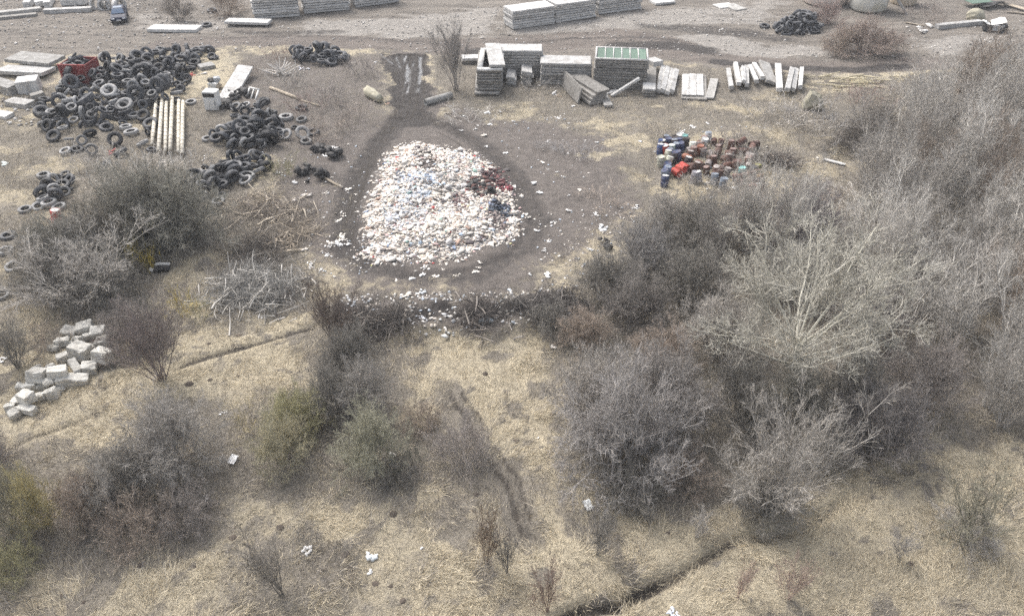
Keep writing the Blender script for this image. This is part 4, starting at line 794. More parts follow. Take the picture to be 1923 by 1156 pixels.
# concrete blocks
BL = [(640,305,108,.3,'b'),(525,332,100,-.1,'g'),(740,332,100,.05,'b'),(836,352,55,.1,'b'),(652,368,62,.5,'b'),(585,388,66,-.4,'b'),(780,408,98,.1,'b'),(600,475,132,-.3,'b'),(685,452,76,.2,'g'),(765,505,118,-.4,'b'),(842,460,60,-.4,'b'),(465,405,85,.1,'g'),(400,452,64,0,'g'),(562,588,84,-.75,'L'),(668,598,100,.35,'b'),(478,520,90,.6,'g'),(430,640,122,.5,'b'),(280,655,118,-.2,'b'),(540,690,130,.3,'L'),(378,588,54,.3,'g'),(235,730,78,.1,'b'),(160,742,68,.2,'b'),(312,735,64,.1,'b'),(366,706,66,.4,'b'),(390,792,80,.02,'V'),(452,762,52,.1,'b'),(198,818,106,-.5,'b'),(300,815,74,.1,'g'),(132,852,84,.2,'g'),(200,912,96,-.3,'L'),(76,892,68,.1,'b'),(106,948,78,-.3,'b'),(530,418,44,.2,'b'),(285,590,44,.4,'g')]
seen = 0
for k, (cx, cy, w_, az, ty) in enumerate(BL):
    px, py = cx/3.985, 540+cy/3.985; s = 1.1*w_/3.985/ppm(py)
    dims = {'b': (s*.98, s*.74, s*.7), 'g': (s, s*.75, s*.6), 'L': (s*1.5, s*.62, s*.55), 'V': (s*.85, s*.85, s*1.0)}[ty]
    zc = dims[2]*.42+(.35 if k in (2,7,9,13,16,17,26,5,6,23) else 0)
    p = P3(px, py, zc); rr = random.Random(k)
    me = box_mesh('concrete_block', dims, M['block'], .05, .022, 2, k)
    where = 'uppermost part' if cy < 420 else ('middle part' if cy < 700 else 'lower tail')
    lab = {0:'rough block at the far top of the block heap',3:'smallest block at the upper right corner of the block heap',7:'largest squarish block in the middle of the block heap',9:'big tilted block at the right edge of the block heap',10:'small block right of the big tilted block',13:'long narrow block sloping down in the middle of the heap',18:'long flat block at the lower right of the heap middle',24:'upright block standing alone at the lower edge of the heap',29:'flat slab like block at the lower end of the heap',31:'lowest block of the heap at its lower left end',26:'big tilted block near the lower left end of the heap',16:'wide tilted block left of the long narrow block',17:'rounded block standing at the upper left of the tail'}.get(k)
    o = link('concrete_block', me, loc=tuple(p), rot=(rr.gauss(0,.16), rr.gauss(0,.16), az+rr.gauss(0,.1)))
    tag(o, lab or f'rough grey concrete block lying in the {where} of the block heap', 'block', None if lab else f'concrete blocks in the {where} of the heap')
# ------------------------------------------------------------------ refuse heap
def scraps(r, n, x, y, z, size, flat, lo=.5):
    """n crumpled scraps: deformed low icosahedra and bent sheets; returns V, F3, per-vertex piece index"""
    t_ = (1+5**.5)/2
    I = norm(np.array([(-1,t_,0),(1,t_,0),(-1,-t_,0),(1,-t_,0),(0,-1,t_),(0,1,t_),(0,-1,-t_),(0,1,-t_),(t_,0,-1),(t_,0,1),(-t_,0,-1),(-t_,0,1)], float))
    FI = np.array([(0,11,5),(0,5,1),(0,1,7),(0,7,10),(0,10,11),(1,5,9),(5,11,4),(11,10,2),(10,7,6),(7,1,8),(3,9,4),(3,4,2),(3,2,6),(3,6,8),(3,8,9),(4,9,5),(2,4,11),(6,2,10),(8,6,7),(9,8,1)])
    V = I[None]*r.uniform(lo, 1.35, (n,12,1))*size[:,None,None]*np.stack([r.uniform(.6,1.3,n), r.uniform(.6,1.3,n), flat], 1)[:,None]
    a = r.uniform(0, 6.28, n); b = r.normal(size=n)*.33
    ca, sa, cb, sb = np.cos(a), np.sin(a), np.cos(b), np.sin(b)
    Rm = np.zeros((n,3,3)); Rm[:,0,0] = ca*cb; Rm[:,0,1] = -sa; Rm[:,0,2] = ca*sb; Rm[:,1,0] = sa*cb; Rm[:,1,1] = ca; Rm[:,1,2] = sa*sb; Rm[:,2,0] = -sb; Rm[:,2,2] = cb
    V = np.einsum('nij,nkj->nki', Rm, V)+np.stack([x, y, z], 1)[:,None]
    Fq = (FI[None]+(np.arange(n)*12)[:,None,None]).reshape(-1, 3)
    return V.reshape(-1, 3), Fq
HP = np.array(G(*HEAP)); r = np.random.default_rng(8)
def heap_h(x, y):
    d = sd_poly(HP, x, y); d = d+.55*(fbm(x+3, y+8, 1.1, 3)-.5)*2
    return np.where(d > 0, .5*sm(d, 0, 2.0)*(.45+1.0*fbm(x, y, .5, 3)), 0), d
n = 40000; x = r.uniform(HP[:,0].min()-.8, HP[:,0].max()+.8, n); y = r.uniform(HP[:,1].min()-.8, HP[:,1].max()+.8, n)
h, d = heap_h(x, y); k = (d > -.15) | ((d > -.8) & (r.random(n) < .10)); x, y, h, d = x[k], y[k], h[k], d[k]; n = len(x)
size = np.clip(r.lognormal(-2.35, .55, n), .04, .38); flat = np.where(r.random(n) < .85, r.uniform(.05,.22,n), r.uniform(.3,.7,n))
pal = np.array([(.74,.70,.64),(.73,.65,.57),(.77,.74,.71),(.62,.57,.50),(.70,.62,.52),(.50,.60,.70),(.74,.55,.52),(.30,.36,.48),(.16,.14,.14),(.42,.30,.24),(.65,.62,.30),(.45,.08,.08),(.36,.52,.46)])
pr = np.array([.30,.24,.19,.07,.06,.022,.03,.015,.05,.03,.001,.006,.006]); pr /= pr.sum()
ci = r.choice(len(pal), n, p=pr); col = pal[ci]*r.uniform(.82, 1.08, (n,1))
def patch(px, py, rad, cols, frac):
    q = P3(px, py, .4); m_ = ((x-q.x)**2+((y-q.y)*.62)**2 < (rad*(.6+.8*fbm(x*2, y*2, .7)))**2) & (r.random(n) < frac)
    cc = np.array(cols); col[m_] = cc[r.integers(len(cc), size=m_.sum())]*r.uniform(.7,1.2,(m_.sum(),1))
patch(932,325,1.25,[(.13,.07,.07),(.2,.09,.09),(.10,.09,.09)],.9); patch(948,345,.55,[(.15,.08,.08),(.28,.07,.09)],.85); patch(905,352,1.1,[(.10,.09,.08),(.16,.08,.07),(.07,.07,.07)],.85); patch(940,390,.85,[(.08,.10,.13),(.16,.19,.25),(.06,.06,.07)],.8); patch(790,295,.8,[(.12,.11,.10),(.18,.16,.15)],.7); patch(805,310,.7,[(.14,.12,.11),(.25,.22,.2)],.6); patch(750,328,.5,[(.14,.17,.22),(.2,.2,.22)],.7); patch(865,378,.7,[(.2,.13,.13),(.3,.25,.24)],.6); patch(842,345,1.3,[(.3,.28,.26),(.5,.48,.46)],.5); patch(935,412,.7,[(.2,.16,.15),(.35,.3,.28)],.6); patch(785,345,1.6,[(.60,.68,.76),(.45,.52,.6),(.7,.72,.75)],.35); patch(770,400,1.8,[(.72,.75,.80),(.55,.58,.62)],.3)
z = samp(Z, x, y)+h+size*flat*.4
V, F3 = scraps(r, n, x, y, z, size, flat, .2)
# body of the heap under the scraps
hx = np.arange(HP[:,0].min()-1, HP[:,0].max()+1, .22); hy = np.arange(HP[:,1].min()-1, HP[:,1].max()+1, .22); HX, HY = np.meshgrid(hx, hy)
hh, dq = heap_h(HX, HY); HZ = samp(Z, HX, HY)+np.where(dq > .05, hh-.02, -.25); ii = np.arange(HX.size).reshape(HX.shape)
Fb = np.stack([ii[:-1,:-1], ii[:-1,1:], ii[1:,1:], ii[1:,:-1]], -1).reshape(-1, 4)
Vb = np.stack([HX, HY, HZ], -1).reshape(-1, 3)
me = np_mesh('refuse_heap', np.concatenate([V, Vb]), [F3, Fb+len(V)], {'col': np.c_[np.concatenate([np.repeat(col, 12, 0), np.tile([[.62,.58,.53]], (len(Vb),1))]), np.ones(len(V)+len(Vb))]})
tag(link('refuse_heap', me, M['attr']), 'broad heap of white shredded household refuse on the bare soil', 'refuse', kind='stuff')
# small crumbs of litter too many to count, in the brushwood and on the yard
def crumbs(name, zones, lab, seed, pal2):
    r = np.random.default_rng(seed); xx, yy, ss = [], [], []
    for poly, cnt, s in zones:
        A = np.array(G(*poly)); x = r.uniform(A[:,0].min(), A[:,0].max(), cnt); y = r.uniform(A[:,1].min(), A[:,1].max(), cnt); k = sd_poly(A, x, y) > 0
        xx.append(x[k]); yy.append(y[k]); ss.append(r.uniform(.5, 1.3, k.sum())*s)
    x, y, s = map(np.concatenate, (xx, yy, ss)); n = len(x); V, F3 = scraps(r, n, x, y, samp(Z, x, y)+s*.3, s, r.uniform(.3,.8,n))
    c = np.array(pal2)[r.integers(len(pal2), size=n)]*r.uniform(.8,1.15,(n,1))
    tag(link(name, np_mesh(name, V, F3, {'col': np.c_[np.repeat(c, 12, 0), np.ones(n*12)]}), M['attr']), lab, name.replace('_', ' '), kind='stuff')
crumbs('litter_crumbs', [([(640,560),(1060,545),(1080,620),(650,640)],620,.11), ([(580,440),(690,440),(700,520),(560,520)],110,.07), ([(1000,400),(1200,380),(1160,560),(1020,560)],260,.08), ([(830,195),(1130,200),(1150,420),(980,300)],220,.08), ([(380,285),(560,285),(540,330),(370,360)],120,.10), ([(520,300),(700,260),(690,420),(560,430)],140,.08), ([(1230,240),(1450,240),(1450,380),(1230,380)],160,.09)], 'tiny pale scraps of litter strewn over soil and brushwood', 31, [(.8,.78,.74),(.7,.66,.6),(.55,.5,.44),(.6,.66,.72),(.8,.8,.8)])
crumbs('rubble_crumbs', [([(-50,-10),(420,-10),(420,95),(-50,100)],900,.14), ([(400,60),(930,10),(1500,20),(1560,110),(900,100),(420,95)],1300,.12), ([(1540,60),(1923,40),(1923,110),(1560,110)],300,.14), ([(0,170),(80,170),(60,240),(0,240)],120,.2)], 'small stones and concrete crumbs strewn over the far yard', 32, [(.5,.48,.45),(.36,.34,.31),(.24,.22,.2),(.6,.58,.55)])
# ------------------------------------------------------------------ drums
def drum_mesh(name='drum', cap=True):
    R, H = .29, .88
    prof = [(.02,.03),(R-.03,.03),(R-.01,0),(R,.02),(R,.27),(R+.015,.29),(R,.31),(R,.57),(R+.015,.59),(R,.61),(R,H-.02),(R-.01,H),(R-.03,H-.03),(.05,H-.03),(.02,H-.03)]
    V, Fq = lathe(prof, 16); k = len(prof); i = np.arange(16*k).reshape(16, k); Fq = Fq.reshape(16, k, 4)[:,:-1].reshape(-1, 4)
    me = np_mesh(name, V, Fq, smooth=True); me.materials.append(M['drum']); return me
DM = drum_mesh()
CAP = np_mesh('lid', *(lambda v, f: (v, f))(*lathe([(.01,.86),(.255,.86),(.262,.868),(.255,.876),(.01,.876)], 16))); CAP.materials.append(M['drum'])
def drum(px, py, col, label, group=None, lie=0, az=0, lid=None, s=1.0, z=0.0):
    p = P3(px, py, 0); rot = (R_(random.uniform(70,95)) if lie else random.gauss(0,.14), random.gauss(0,.12), az)
    t = thing('drum', label, 'drum', (p.x, p.y, p.z+(.29*s if lie else 0)+z), rot, group, (s,s,s))
    link('body', DM, parent=t, color=col)
    if lid: link('lid', CAP, parent=t, color=lid)
    return t
K, NAVY, WH, CREAM, RD, RUST, BRN, TEAL, BG, OLV, ORG = (.03,.03,.035), (.05,.07,.14), (.6,.6,.58), (.50,.50,.41), (.42,.055,.04), (.125,.06,.045), (.085,.045,.034), (.14,.36,.34), (.19,.225,.27), (.12,.11,.04), (.30,.12,.075)
o8 = lambda sx, sy: (1180+sx/3.985, 200+sy/3.985+5)
for sx, sy, c, lid, lie, lab in [(240,300,(.05,.085,.20),None,0,'blue drum at the left end of the drum heap, upper one'),(235,338,(.05,.085,.20),WH,0,'blue drum with pale lid at the left end of the drum heap'),(270,268,K,BG,0,'black drum with grey lid at the upper left of the drum heap'),(268,305,K,WH,0,'black drum with white lid at the left of the drum heap'),(275,338,RD,WH,0,'red and white drum beside the blue drums'),(320,342,(.45,.58,.52),WH,0,'pale green drum in the left of the drum heap'),(375,250,WH,None,0,'white drum at the far edge of the drum heap'),(412,262,BG,TEAL,0,'grey blue drum at the far edge of the drum heap'),(292,385,CREAM,WH,0,'cream drum behind the two pale canisters'),(240,425,CREAM,None,0,'cream drum at the left edge of the heap'),(285,430,CREAM,WH,0,'cream drum with white lid beside the left edge drum'),(280,465,NAVY,None,0,'navy drum below the cream drums'),(280,500,(.16,.21,.36),BG,0,'slate blue drum below the navy drum'),(275,528,BG,NAVY,0,'grey blue drum above the lowest drum'),(265,580,NAVY,WH,0,'lowest dark blue drum with white lid at the left'),(330,485,RD,None,1,'bright red drum lying on its side, front left one'),(362,462,RD,None,1,'bright red drum lying on its side, middle one'),(392,440,RD,None,1,'bright red drum lying on its side, back right one'),(412,378,ORG,None,1,'orange red drum lying behind the bright red ones'),(432,435,K,WH,0,'dark drum with white lid right of the red drums'),(480,325,(.66,.68,.60),WH,0,'pale cream drum standing alone in the heap gap'),(560,285,WH,None,0,'white drum at the far right group'),(598,245,WH,BG,0,'white drum farthest in the right group'),(525,340,ORG,None,0,'orange drum below the pale cream drum'),(850,512,TEAL,(.25,.6,.57),0,'turquoise drum at the right of the heap'),(640,565,BG,None,0,'grey blue drum at the front of the rusty drums'),(700,590,BG,None,0,'dull grey drum in brush before the rusty drums'),(485,545,(.3,.29,.31),None,0,'grey drum in brush below the red drums'),(525,545,(.3,.29,.31),WH,0,'grey drum with pale lid in brush below the red drums'),(925,500,BRN,K,0,'rusty brown drum in the right column, farthest left'),(960,492,OLV,(.2,.2,.06),0,'olive drum at the top of the right column'),(965,535,OLV,BRN,0,'olive brown drum below the olive drum'),(970,570,(.35,.20,.04),BRN,0,'amber brown drum in the right column'),(920,545,BRN,None,0,'rusty brown drum in the right column, second left'),(918,590,BRN,K,0,'dark rusty drum with black top in the right column'),(985,595,K,BRN,0,'dark drum at the right foot of the column'),(910,640,(.25,.08,.07),None,0,'dark red rusty drum lowest in the right column'),(960,640,(.35,.22,.2),WH,0,'pale rusty drum at the lower right corner of the heap')]:
    drum(*o8(sx, sy), c, lab, None, lie, R_(random.uniform(20, 60)) if lie else 0, lid)
for sx, sy in [(290,285),(340,270),(345,300),(375,295),(395,320),(420,290),(350,325),(312,370),(342,390),(372,385),(330,410)]:
    drum(*o8(sx, sy), K if random.random() < .7 else NAVY, 'black drum packed in the dark left part of the drum heap', 'black drums packed at the left of the heap', 0, 0, BG if random.random() < .35 else None)
r = np.random.default_rng(12); q = []
for _ in range(4000):
    sx, sy = r.uniform(430, 930), r.uniform(265, 600)
    if sy < 300 and sx < 500 or sy > 490+(sx-430)*.2: continue
    if all(((sx-a)/50)**2+((sy-b)/38)**2 > 1 for a, b in q): q.append((sx, sy))
    if len(q) > 46: break
for sx, sy in q:
    v = r.random(); c = RUST if v < .4 else BRN if v < .7 else (.20,.12,.10) if v < .86 else (.26,.23,.22)
    c = tuple(np.array(c)*r.uniform(.8, 1.3)); lid = None if r.random() < .5 else ((.25,.18,.16) if r.random() < .5 else (.36,.33,.31))
    drum(*o8(sx, sy), c, 'rusty brown drum packed in the right part of the drum heap', 'rusty drums packed at the right of the heap', 1 if r.random() < .5 else 0, r.uniform(0, 3), lid, r.uniform(.86, 1.0))
drum(107, 418, (.55,.05,.035), 'lone bright red barrel with white lid standing in dry grass at the left', None, 0, 0, WH, 1.15)
# ------------------------------------------------------------------ single pieces of litter
lm_ = []
for k in range(6):
    rr = np.random.default_rng(60+k); V, F3 = scraps(rr, 9, rr.normal(size=9)*.17, rr.normal(size=9)*.14, np.full(9, .05), rr.uniform(.07,.20,9), rr.uniform(.12,.5,9), .25)
    me = np_mesh('litter_scrap', V, F3); me.materials.append(M['litter']); lm_.append(me)
def litter(px, py, s, col, label, group=None, k=None, name='litter_scrap'):
    p = P3(px, py, 0); o = bpy.data.objects.new(name, lm_[k if k is not None else random.randrange(6)]); C.objects.link(o)
    o.location = (p.x, p.y, p.z+.02); o.rotation_euler = (random.gauss(0,.15), random.gauss(0,.15), random.uniform(0,6)); s *= random.uniform(.85,1.15); o.scale = (s, s, s*.9); o.color = (*col, 1)
    return tag(o, label, 'litter', group)
W1, W2, BLU = (.80,.79,.77), (.74,.69,.62), (.55,.66,.74)
for px, py, s, c, lab in [(765,553,.9,W2,'cream bag on dry grass above the brushwood bank'),(791,549,1.0,(.7,.75,.78),'pale plastic bag right of the cream bag'),(715,597,1.0,BLU,'pale blue plastic bag at the left of the brushwood bank'),(793,597,.9,(.66,.68,.72),'grey white bag in the middle of the brushwood bank'),(910,600,1.2,(.62,.70,.74),'pale blue white bag between two parts of the brushwood bank'),(848,628,1.1,(.55,.56,.55),'crumpled grey sack at the lower edge of the brushwood bank'),(489,595,.7,W1,'white bag on the yellow meadow left of the fan shaped shrub'),(974,566,1.5,(.6,.58,.56),'grey white plastic tangle at the right part of the brushwood bank'),(962,588,.9,W1,'white strip on the right part of the brushwood bank'),(1030,517,.8,W1,'white bag on bare soil below the refuse heap'),(1133,428,1.2,(.62,.63,.64),'grey white bag in the weeds right of the bare soil'),(1193,390,.8,W1,'white bag beside weeds left of the drums'),(1188,407,.6,(.78,.66,.5),'cream scrap below the white bag left of the drums'),(1120,402,.7,W1,'white scrap on the right edge of the bare soil'),(1042,651,.7,W2,'cream bag on the meadow left of the drooping bush'),(1283,248,.8,W1,'white scrap above the drums, farther left'),(1301,240,.8,W1,'white scrap above the drums, farther right'),(1204,266,.7,W1,'white scrap on grass left of the drums'),(1327,232,.7,W1,'white scrap at the edge of the grey brush'),(1330,345,.6,W2,'pale scrap at the foot of the rusty drums'),(1380,354,1.0,W1,'white crumpled strip at the lower edge of the drum heap'),(575,1037,.7,W1,'white scrap in the lower meadow beside a small dark shrub'),(703,1050,1.0,(.68,.72,.73),'pale plastic sheet crumpled in the lower meadow'),(694,1072,.4,W1,'tiny white scrap below the pale plastic sheet'),(1262,1150,1.0,(.7,.73,.78),'pale blue scrap at the bottom edge'),(513,826,.7,(.6,.6,.57),'dull grey bag in the olive brown bush'),(8,676,1.0,W1,'white bag at the left edge above the block heap'),(420,776,.4,W1,'small white scrap up the slope from the wide dome bush'),(1012,822,.3,W1,'tiny white scrap beside the twin wheel track'),(740,857,.5,W1,'white scrap at the right of the round olive bush'),(385,940,.8,(.5,.47,.45),'grey rubbish bag at the right end of the left thicket'),(307,950,.4,W2,'pale scrap inside the left thicket'),(6,308,1.1,(.7,.76,.74),'pale plastic sheet at the left edge above the tyres'),(70,452,.8,W1,'white bag beside the half sunk tyres'),(628,277,1.0,W1,'white bag on the dark scrap mound'),(655,272,.6,W2,'cream scrap right of the dark scrap mound'),(610,292,.9,W1,'pale sheet at the left of the dark scrap mound'),(583,398,.8,W1,'white bag among the broken pale limbs'),(555,345,.9,W1,'white bag above the pale branches'),(525,325,.8,W1,'white scrap right of the lower tyre heap'),(457,300,1.1,W1,'white panel scrap on the lower tyre heap'),(440,297,.8,(.75,.68,.66),'pinkish white scrap on the lower tyre heap'),(474,298,.9,(.68,.75,.72),'pale green scrap on the lower tyre heap'),(560,375,1.3,(.66,.60,.54),'cream bags dumped between pale limbs'),(577,368,1.2,(.56,.52,.48),'dull bags dumped between pale limbs'),(483,262,1.2,(.7,.72,.78),'white plastic strip across the middle tyre heap'),(656,355,.7,W2,'cream bag left of the wheel track'),(641,352,.6,W2,'cream scrap at the end of the pale stick'),(790,1030,.3,W1,'tiny white scrap in the lower middle meadow'),(1415,285,.5,W1,'white scrap on grass right of the drum heap'),(1390,270,.5,W1,'white scrap in violet brush behind the drums'),(1535,298,.5,W2,'pale scrap beside the single white plank'),(1585,865,.4,W1,'white scrap right of the tall upright bush'),(1015,162,.6,W1,'white scrap beside the leaning white stacks'),(1042,177,.9,W1,'white bag before the diagonal slabs'),(1050,181,.6,(.7,.55,.42),'orange beige scrap beside the white bag'),(912,212,1.0,W1,'white bag on weeds right of the concrete pipe'),(938,212,.9,(.7,.68,.66),'second pale bag right of the concrete pipe'),(870,220,.8,W1,'white scrap near the end of the concrete pipe'),(917,235,.9,W1,'white scrap on soil above the refuse heap'),(893,243,.6,W1,'white scrap on soil close above the refuse heap'),(1049,221,.9,W1,'white bag on grass before the panel stacks'),(908,255,.7,W2,'cream scrap at the upper right of the refuse heap'),(965,228,.5,W1,'small white scrap right of the bags near the pipe'),(705,118,.7,W1,'white bag left of the muddy track top'),(665,118,.6,W2,'pale bag left of the upper track'),(570,130,1.2,(.62,.62,.66),'pale plastic sheet right of the splayed laths'),(728,195,.6,(.75,.5,.38),'orange scrap right of the old log'),(950,288,.7,W1,'white scrap right of the refuse heap, upper'),(1005,345,.9,W1,'white strip right of the refuse heap'),(1012,362,.7,W1,'white scrap right of the refuse heap, middle'),(1040,418,.6,W1,'white scrap right of the refuse heap, lower'),(985,402,.8,W2,'pale scrap touching the right tip of the heap'),(840,495,.6,W2,'cream scrap below the refuse heap')]:
    litter(px, py, s, c, lab)
r = np.random.default_rng(14)
for k in range(60):
    zx = [(610,300,680,480),(700,492,1000,530),(990,300,1160,470),(840,200,1130,290),(560,440,660,525)][k % 5]
    where = ['left of the refuse heap','below the refuse heap','right of the refuse heap','above the refuse heap','at the lower left of the refuse heap'][k % 5]
    litter(r.uniform(zx[0], zx[2]), r.uniform(zx[1], zx[3]), r.uniform(.35,.75), W1 if r.random() < .6 else W2, f'small white scrap lying on the soil {where}', f'small scraps {where}')
def sheet(px, py, w_, l_, az, col, label, name='plastic_sheet', bend=.08):
    n = 7; r = np.random.default_rng(int(px)); gx, gy = np.meshgrid(np.linspace(-.5,.5,n), np.linspace(-.5,.5,n)); z = r.normal(size=(n,n))*bend*.4+bend*2*(gx**2)
    i = np.arange(n*n).reshape(n,n); Fq = np.stack([i[:-1,:-1], i[:-1,1:], i[1:,1:], i[1:,:-1]], -1).reshape(-1,4)
    V = np.stack([gx*w_, gy*l_, z+.02], -1).reshape(-1,3); V2 = V-np.array([0,0,.02]); ii = len(V)
    Fq = np.concatenate([Fq, Fq[:,::-1]+ii]); p = P3(px, py, .12)
    o = link(name, np_mesh(name, np.concatenate([V, V2]), Fq), M['litter'], loc=tuple(p), rot=(R_(12), 0, R_(az)), color=col); return tag(o, label, 'sheet')
sheet(438,862,.36,.5,-15,(.85,.86,.87),'white plastic sheet on dark ground beside the wide dome bush'); sheet(204,907,.5,.35,-20,(.85,.87,.88),'small white plastic sheet caught in the left thicket'); sheet(1104,948,.36,.52,25,(.80,.82,.82),'white litter block on the meadow below the drooping bush')
# ------------------------------------------------------------------ molehills
mh = []
for k in range(3):
    rr = np.random.default_rng(90+k); n = 14; g = np.linspace(-1,1,n); gx, gy = np.meshgrid(g, g); d = np.sqrt(gx**2+gy**2); z = np.where(d < 1, (1-d**2)*.75, -.2)+rr.normal(size=(n,n))*.07*(d < 1.05)
    i = np.arange(n*n).reshape(n,n); Fq = np.stack([i[:-1,:-1], i[:-1,1:], i[1:,1:], i[1:,:-1]], -1).reshape(-1,4)
    cx = (i[:-1,:-1] >= 0) & (d[:-1,:-1] < 1.12) & (d[1:,1:] < 1.12) & (d[1:,:-1] < 1.12) & (d[:-1,1:] < 1.12)
    me = np_mesh('earth_mound', np.stack([gx+rr.normal(size=(n,n))*.04, gy, z], -1).reshape(-1,3), Fq[cx.ravel()], smooth=True); me.materials.append(M['soilmound']); mh.append(me)
for k, (px, py, s, w_) in enumerate([(355,720,9,'left of two below the narrow trench'),(394,713,6,'right of two below the narrow trench'),(392,645,5,'just above the narrow trench'),(448,630,7,'above the middle of the narrow trench'),(518,592,6,'beside the white bag on the yellow meadow'),(447,705,5,'alone on the yellow meadow'),(437,1009,9,'dark, beside the lower end of the left thicket'),(467,1024,5,'small, right of the dark one below the thicket'),(738,965,10,'largest, in the lower middle meadow'),(526,990,9,'below the yellow green bush'),(650,1040,10,'wide, beside a tiny dark shrub'),(656,1066,6,'below the wide mound'),(705,1095,9,'in a row near the bottom, left'),(734,1100,6,'in a row near the bottom, right'),(895,928,7,'below the thin violet bush'),(970,828,7,'right of the twin wheel track'),(911,700,6,'on the upper meadow'),(157,1130,6,'near the bottom left, right one'),(115,1117,5,'near the bottom left, left one'),(366,1063,5,'below the left thicket'),(265,1060,8,'wide dark, below the left thicket'),(1255,1000,5,'left of the small grey shrub'),(1710,1058,8,'at the lower right meadow'),(757,1127,8,'near the bottom edge'),(465,1049,5,'above the radiating sapling')]):
    p = P3(px, py); s = s/ppm(py); o = link('earth_mound', mh[k % 3], loc=(p.x, p.y, p.z-.02), rot=(0,0,k)); o.scale = (s, s*.9, s*.6); tag(o, 'small dark earth mound '+w_, 'mound')
# ------------------------------------------------------------------ car on the far yard
def prism(profile, width, name, m, bev=.05, taper=None):
    import bmesh; bm = bmesh.new(); n = len(profile)
    L_ = [bm.verts.new((-width/2*(taper[i] if taper else 1), y, z)) for i, (y, z) in enumerate(profile)]; R2 = [bm.verts.new((width/2*(taper[i] if taper else 1), y, z)) for i, (y, z) in enumerate(profile)]
    bm.faces.new(L_[::-1]); bm.faces.new(R2)
    for i in range(n): bm.faces.new((L_[i], L_[(i+1) % n], R2[(i+1) % n], R2[i]))
    bmesh.ops.recalc_face_normals(bm, faces=bm.faces[:])
    if bev: bmesh.ops.bevel(bm, geom=bm.edges[:], offset=bev, segments=2, affect='EDGES')
    me = bpy.data.meshes.new(name); bm.to_mesh(me); bm.free()
    if m: me.materials.append(m)
    return me
def gloss(name, c, rough, spec=.5):
    m, nt, b = newmat(name); tc = nt.nodes.new('ShaderNodeTexCoord'); n1 = noise(nt, tc.outputs['Object'], 3, 4)
    nt.links.new(ramp(nt, n1, [(.3, tuple(v*.8 for v in c)), (.7, c)]), b.inputs['Base Color']); b.inputs['Roughness'].default_value = rough; b.inputs['Specular IOR Level'].default_value = spec; return m
M['carpaint'] = gloss('navy_paint', (.012,.018,.045), .5, .2); M['glass'] = gloss('car_glass', (.07,.12,.2), .2, .5); M['lamp'] = gloss('headlight_glass', (.6,.62,.65), .2); M['plate'] = gloss('blank_plate', (.75,.75,.75), .5)
p = P3(220,42); t = thing('car', 'dark blue hatchback parked on the far yard facing the camera', 'car', (p.x, p.y+1.0, p.z), (0,0,R_(20)))
link('body', prism([(-2.0,.35),(-2.05,.62),(-1.9,.78),(-.95,.95),(1.9,1.0),(2.0,.8),(2.0,.35)], 1.72, 'body', M['carpaint'], .07), parent=t)
link('cabin', prism([(-.95,.93),(-.25,1.42),(1.2,1.45),(1.85,.98)], 1.6, 'cabin', M['carpaint'], .05, [1,.8,.8,1]), parent=t)
link('windscreen', prism([(-.93,.985),(-.31,1.40),(-.29,1.41),(-.90,.97)], 1.42, 'windscreen', M['glass'], 0, [1,.8,.8,1]), parent=t, loc=(0,-.045,.03))
link('rear_window', prism([(1.2,1.42),(1.78,1.02),(1.75,1.0),(1.17,1.40)], 1.3, 'rear_window', M['glass'], 0, [.8,1,1,.8]), parent=t, loc=(0,.06,.03))
link('roof_window', box_mesh('roof_window', (.95,.8,.02), M['glass'], 0), parent=t, loc=(0,.3,1.45), rot=(0,0,0))
for s_ in (-1, 1):
    link('side_window', prism([(-.7,1.0),(-.25,1.33),(1.05,1.36),(1.5,1.03)], .03, 'side_window', M['glass'], 0), parent=t, loc=(s_*.745,0,.0), rot=(0,R_(-22*s_),0))
    link('headlight', box_mesh('headlight', (.36,.08,.16), M['lamp'], .03), parent=t, loc=(s_*.6,-2.01,.66)); link('mirror', box_mesh('mirror', (.16,.1,.12), M['carpaint'], .03), parent=t, loc=(s_*.93,-.75,1.0))
    for y_ in (-1.25, 1.3):
        V, Fq = lathe([(.17,-.1),(.31,-.1),(.32,0),(.31,.1),(.17,.1)], 20); wme = np_mesh('wheel', V, Fq, smooth=True); wh = link('wheel', wme, M['rubber'], t, (s_*.8, y_, .32), (0, R_(90), 0))
        V, Fq = lathe([(.01,-.04),(.18,-.07),(.18,.07),(.01,.04)], 16); link('rim', np_mesh('rim', V, Fq), M['steel'], wh)
link('number_plate', box_mesh('number_plate', (.5,.02,.12), M['plate'], 0), parent=t, loc=(0,-2.06,.5)); link('bumper', box_mesh('bumper', (1.6,.14,.16), M['dark'], .04), parent=t, loc=(0,-2.02,.36))
# ------------------------------------------------------------------ red steel bin full of tyres
a, b = P3(122,158), P3(170,160); c = (a+b)/2; Lb = (b-a).length
t = thing('steel_bin', 'open red steel bin with tyres on top beside the big tyre heap', 'bin', (c.x, c.y+1.3, c.z), (0,0,R_(-4)))
for nm, dm, lc in [('front_wall',(Lb,.08,1.9),(0,-1.3,.95)),('rear_wall',(Lb,.08,1.9),(0,1.3,.95)),('side_wall',(.08,2.5,1.9),(-Lb/2+.04,0,.95)),('side_wall',(.08,2.5,1.9),(Lb/2-.04,0,.95)),('bottom_plate',(Lb-.2,2.5,.08),(0,0,.14)),('rim',(Lb+.1,.14,.12),(0,-1.3,1.93))]:
    link(nm, box_mesh(nm, dm, M['redsteel'], .01), parent=t, loc=lc)
for k in range(4): link('rib', box_mesh('rib', (.1,.1,1.75), M['redsteel'], .01), parent=t, loc=(-Lb/2+.25+k*(Lb-.5)/3,-1.38,.93))
for k in range(3): link('painted_mark', box_mesh('painted_mark', (.14,.012,.22), M['whitepaint'], 0), parent=t, loc=(-.62+.2*k,-1.346,1.35))
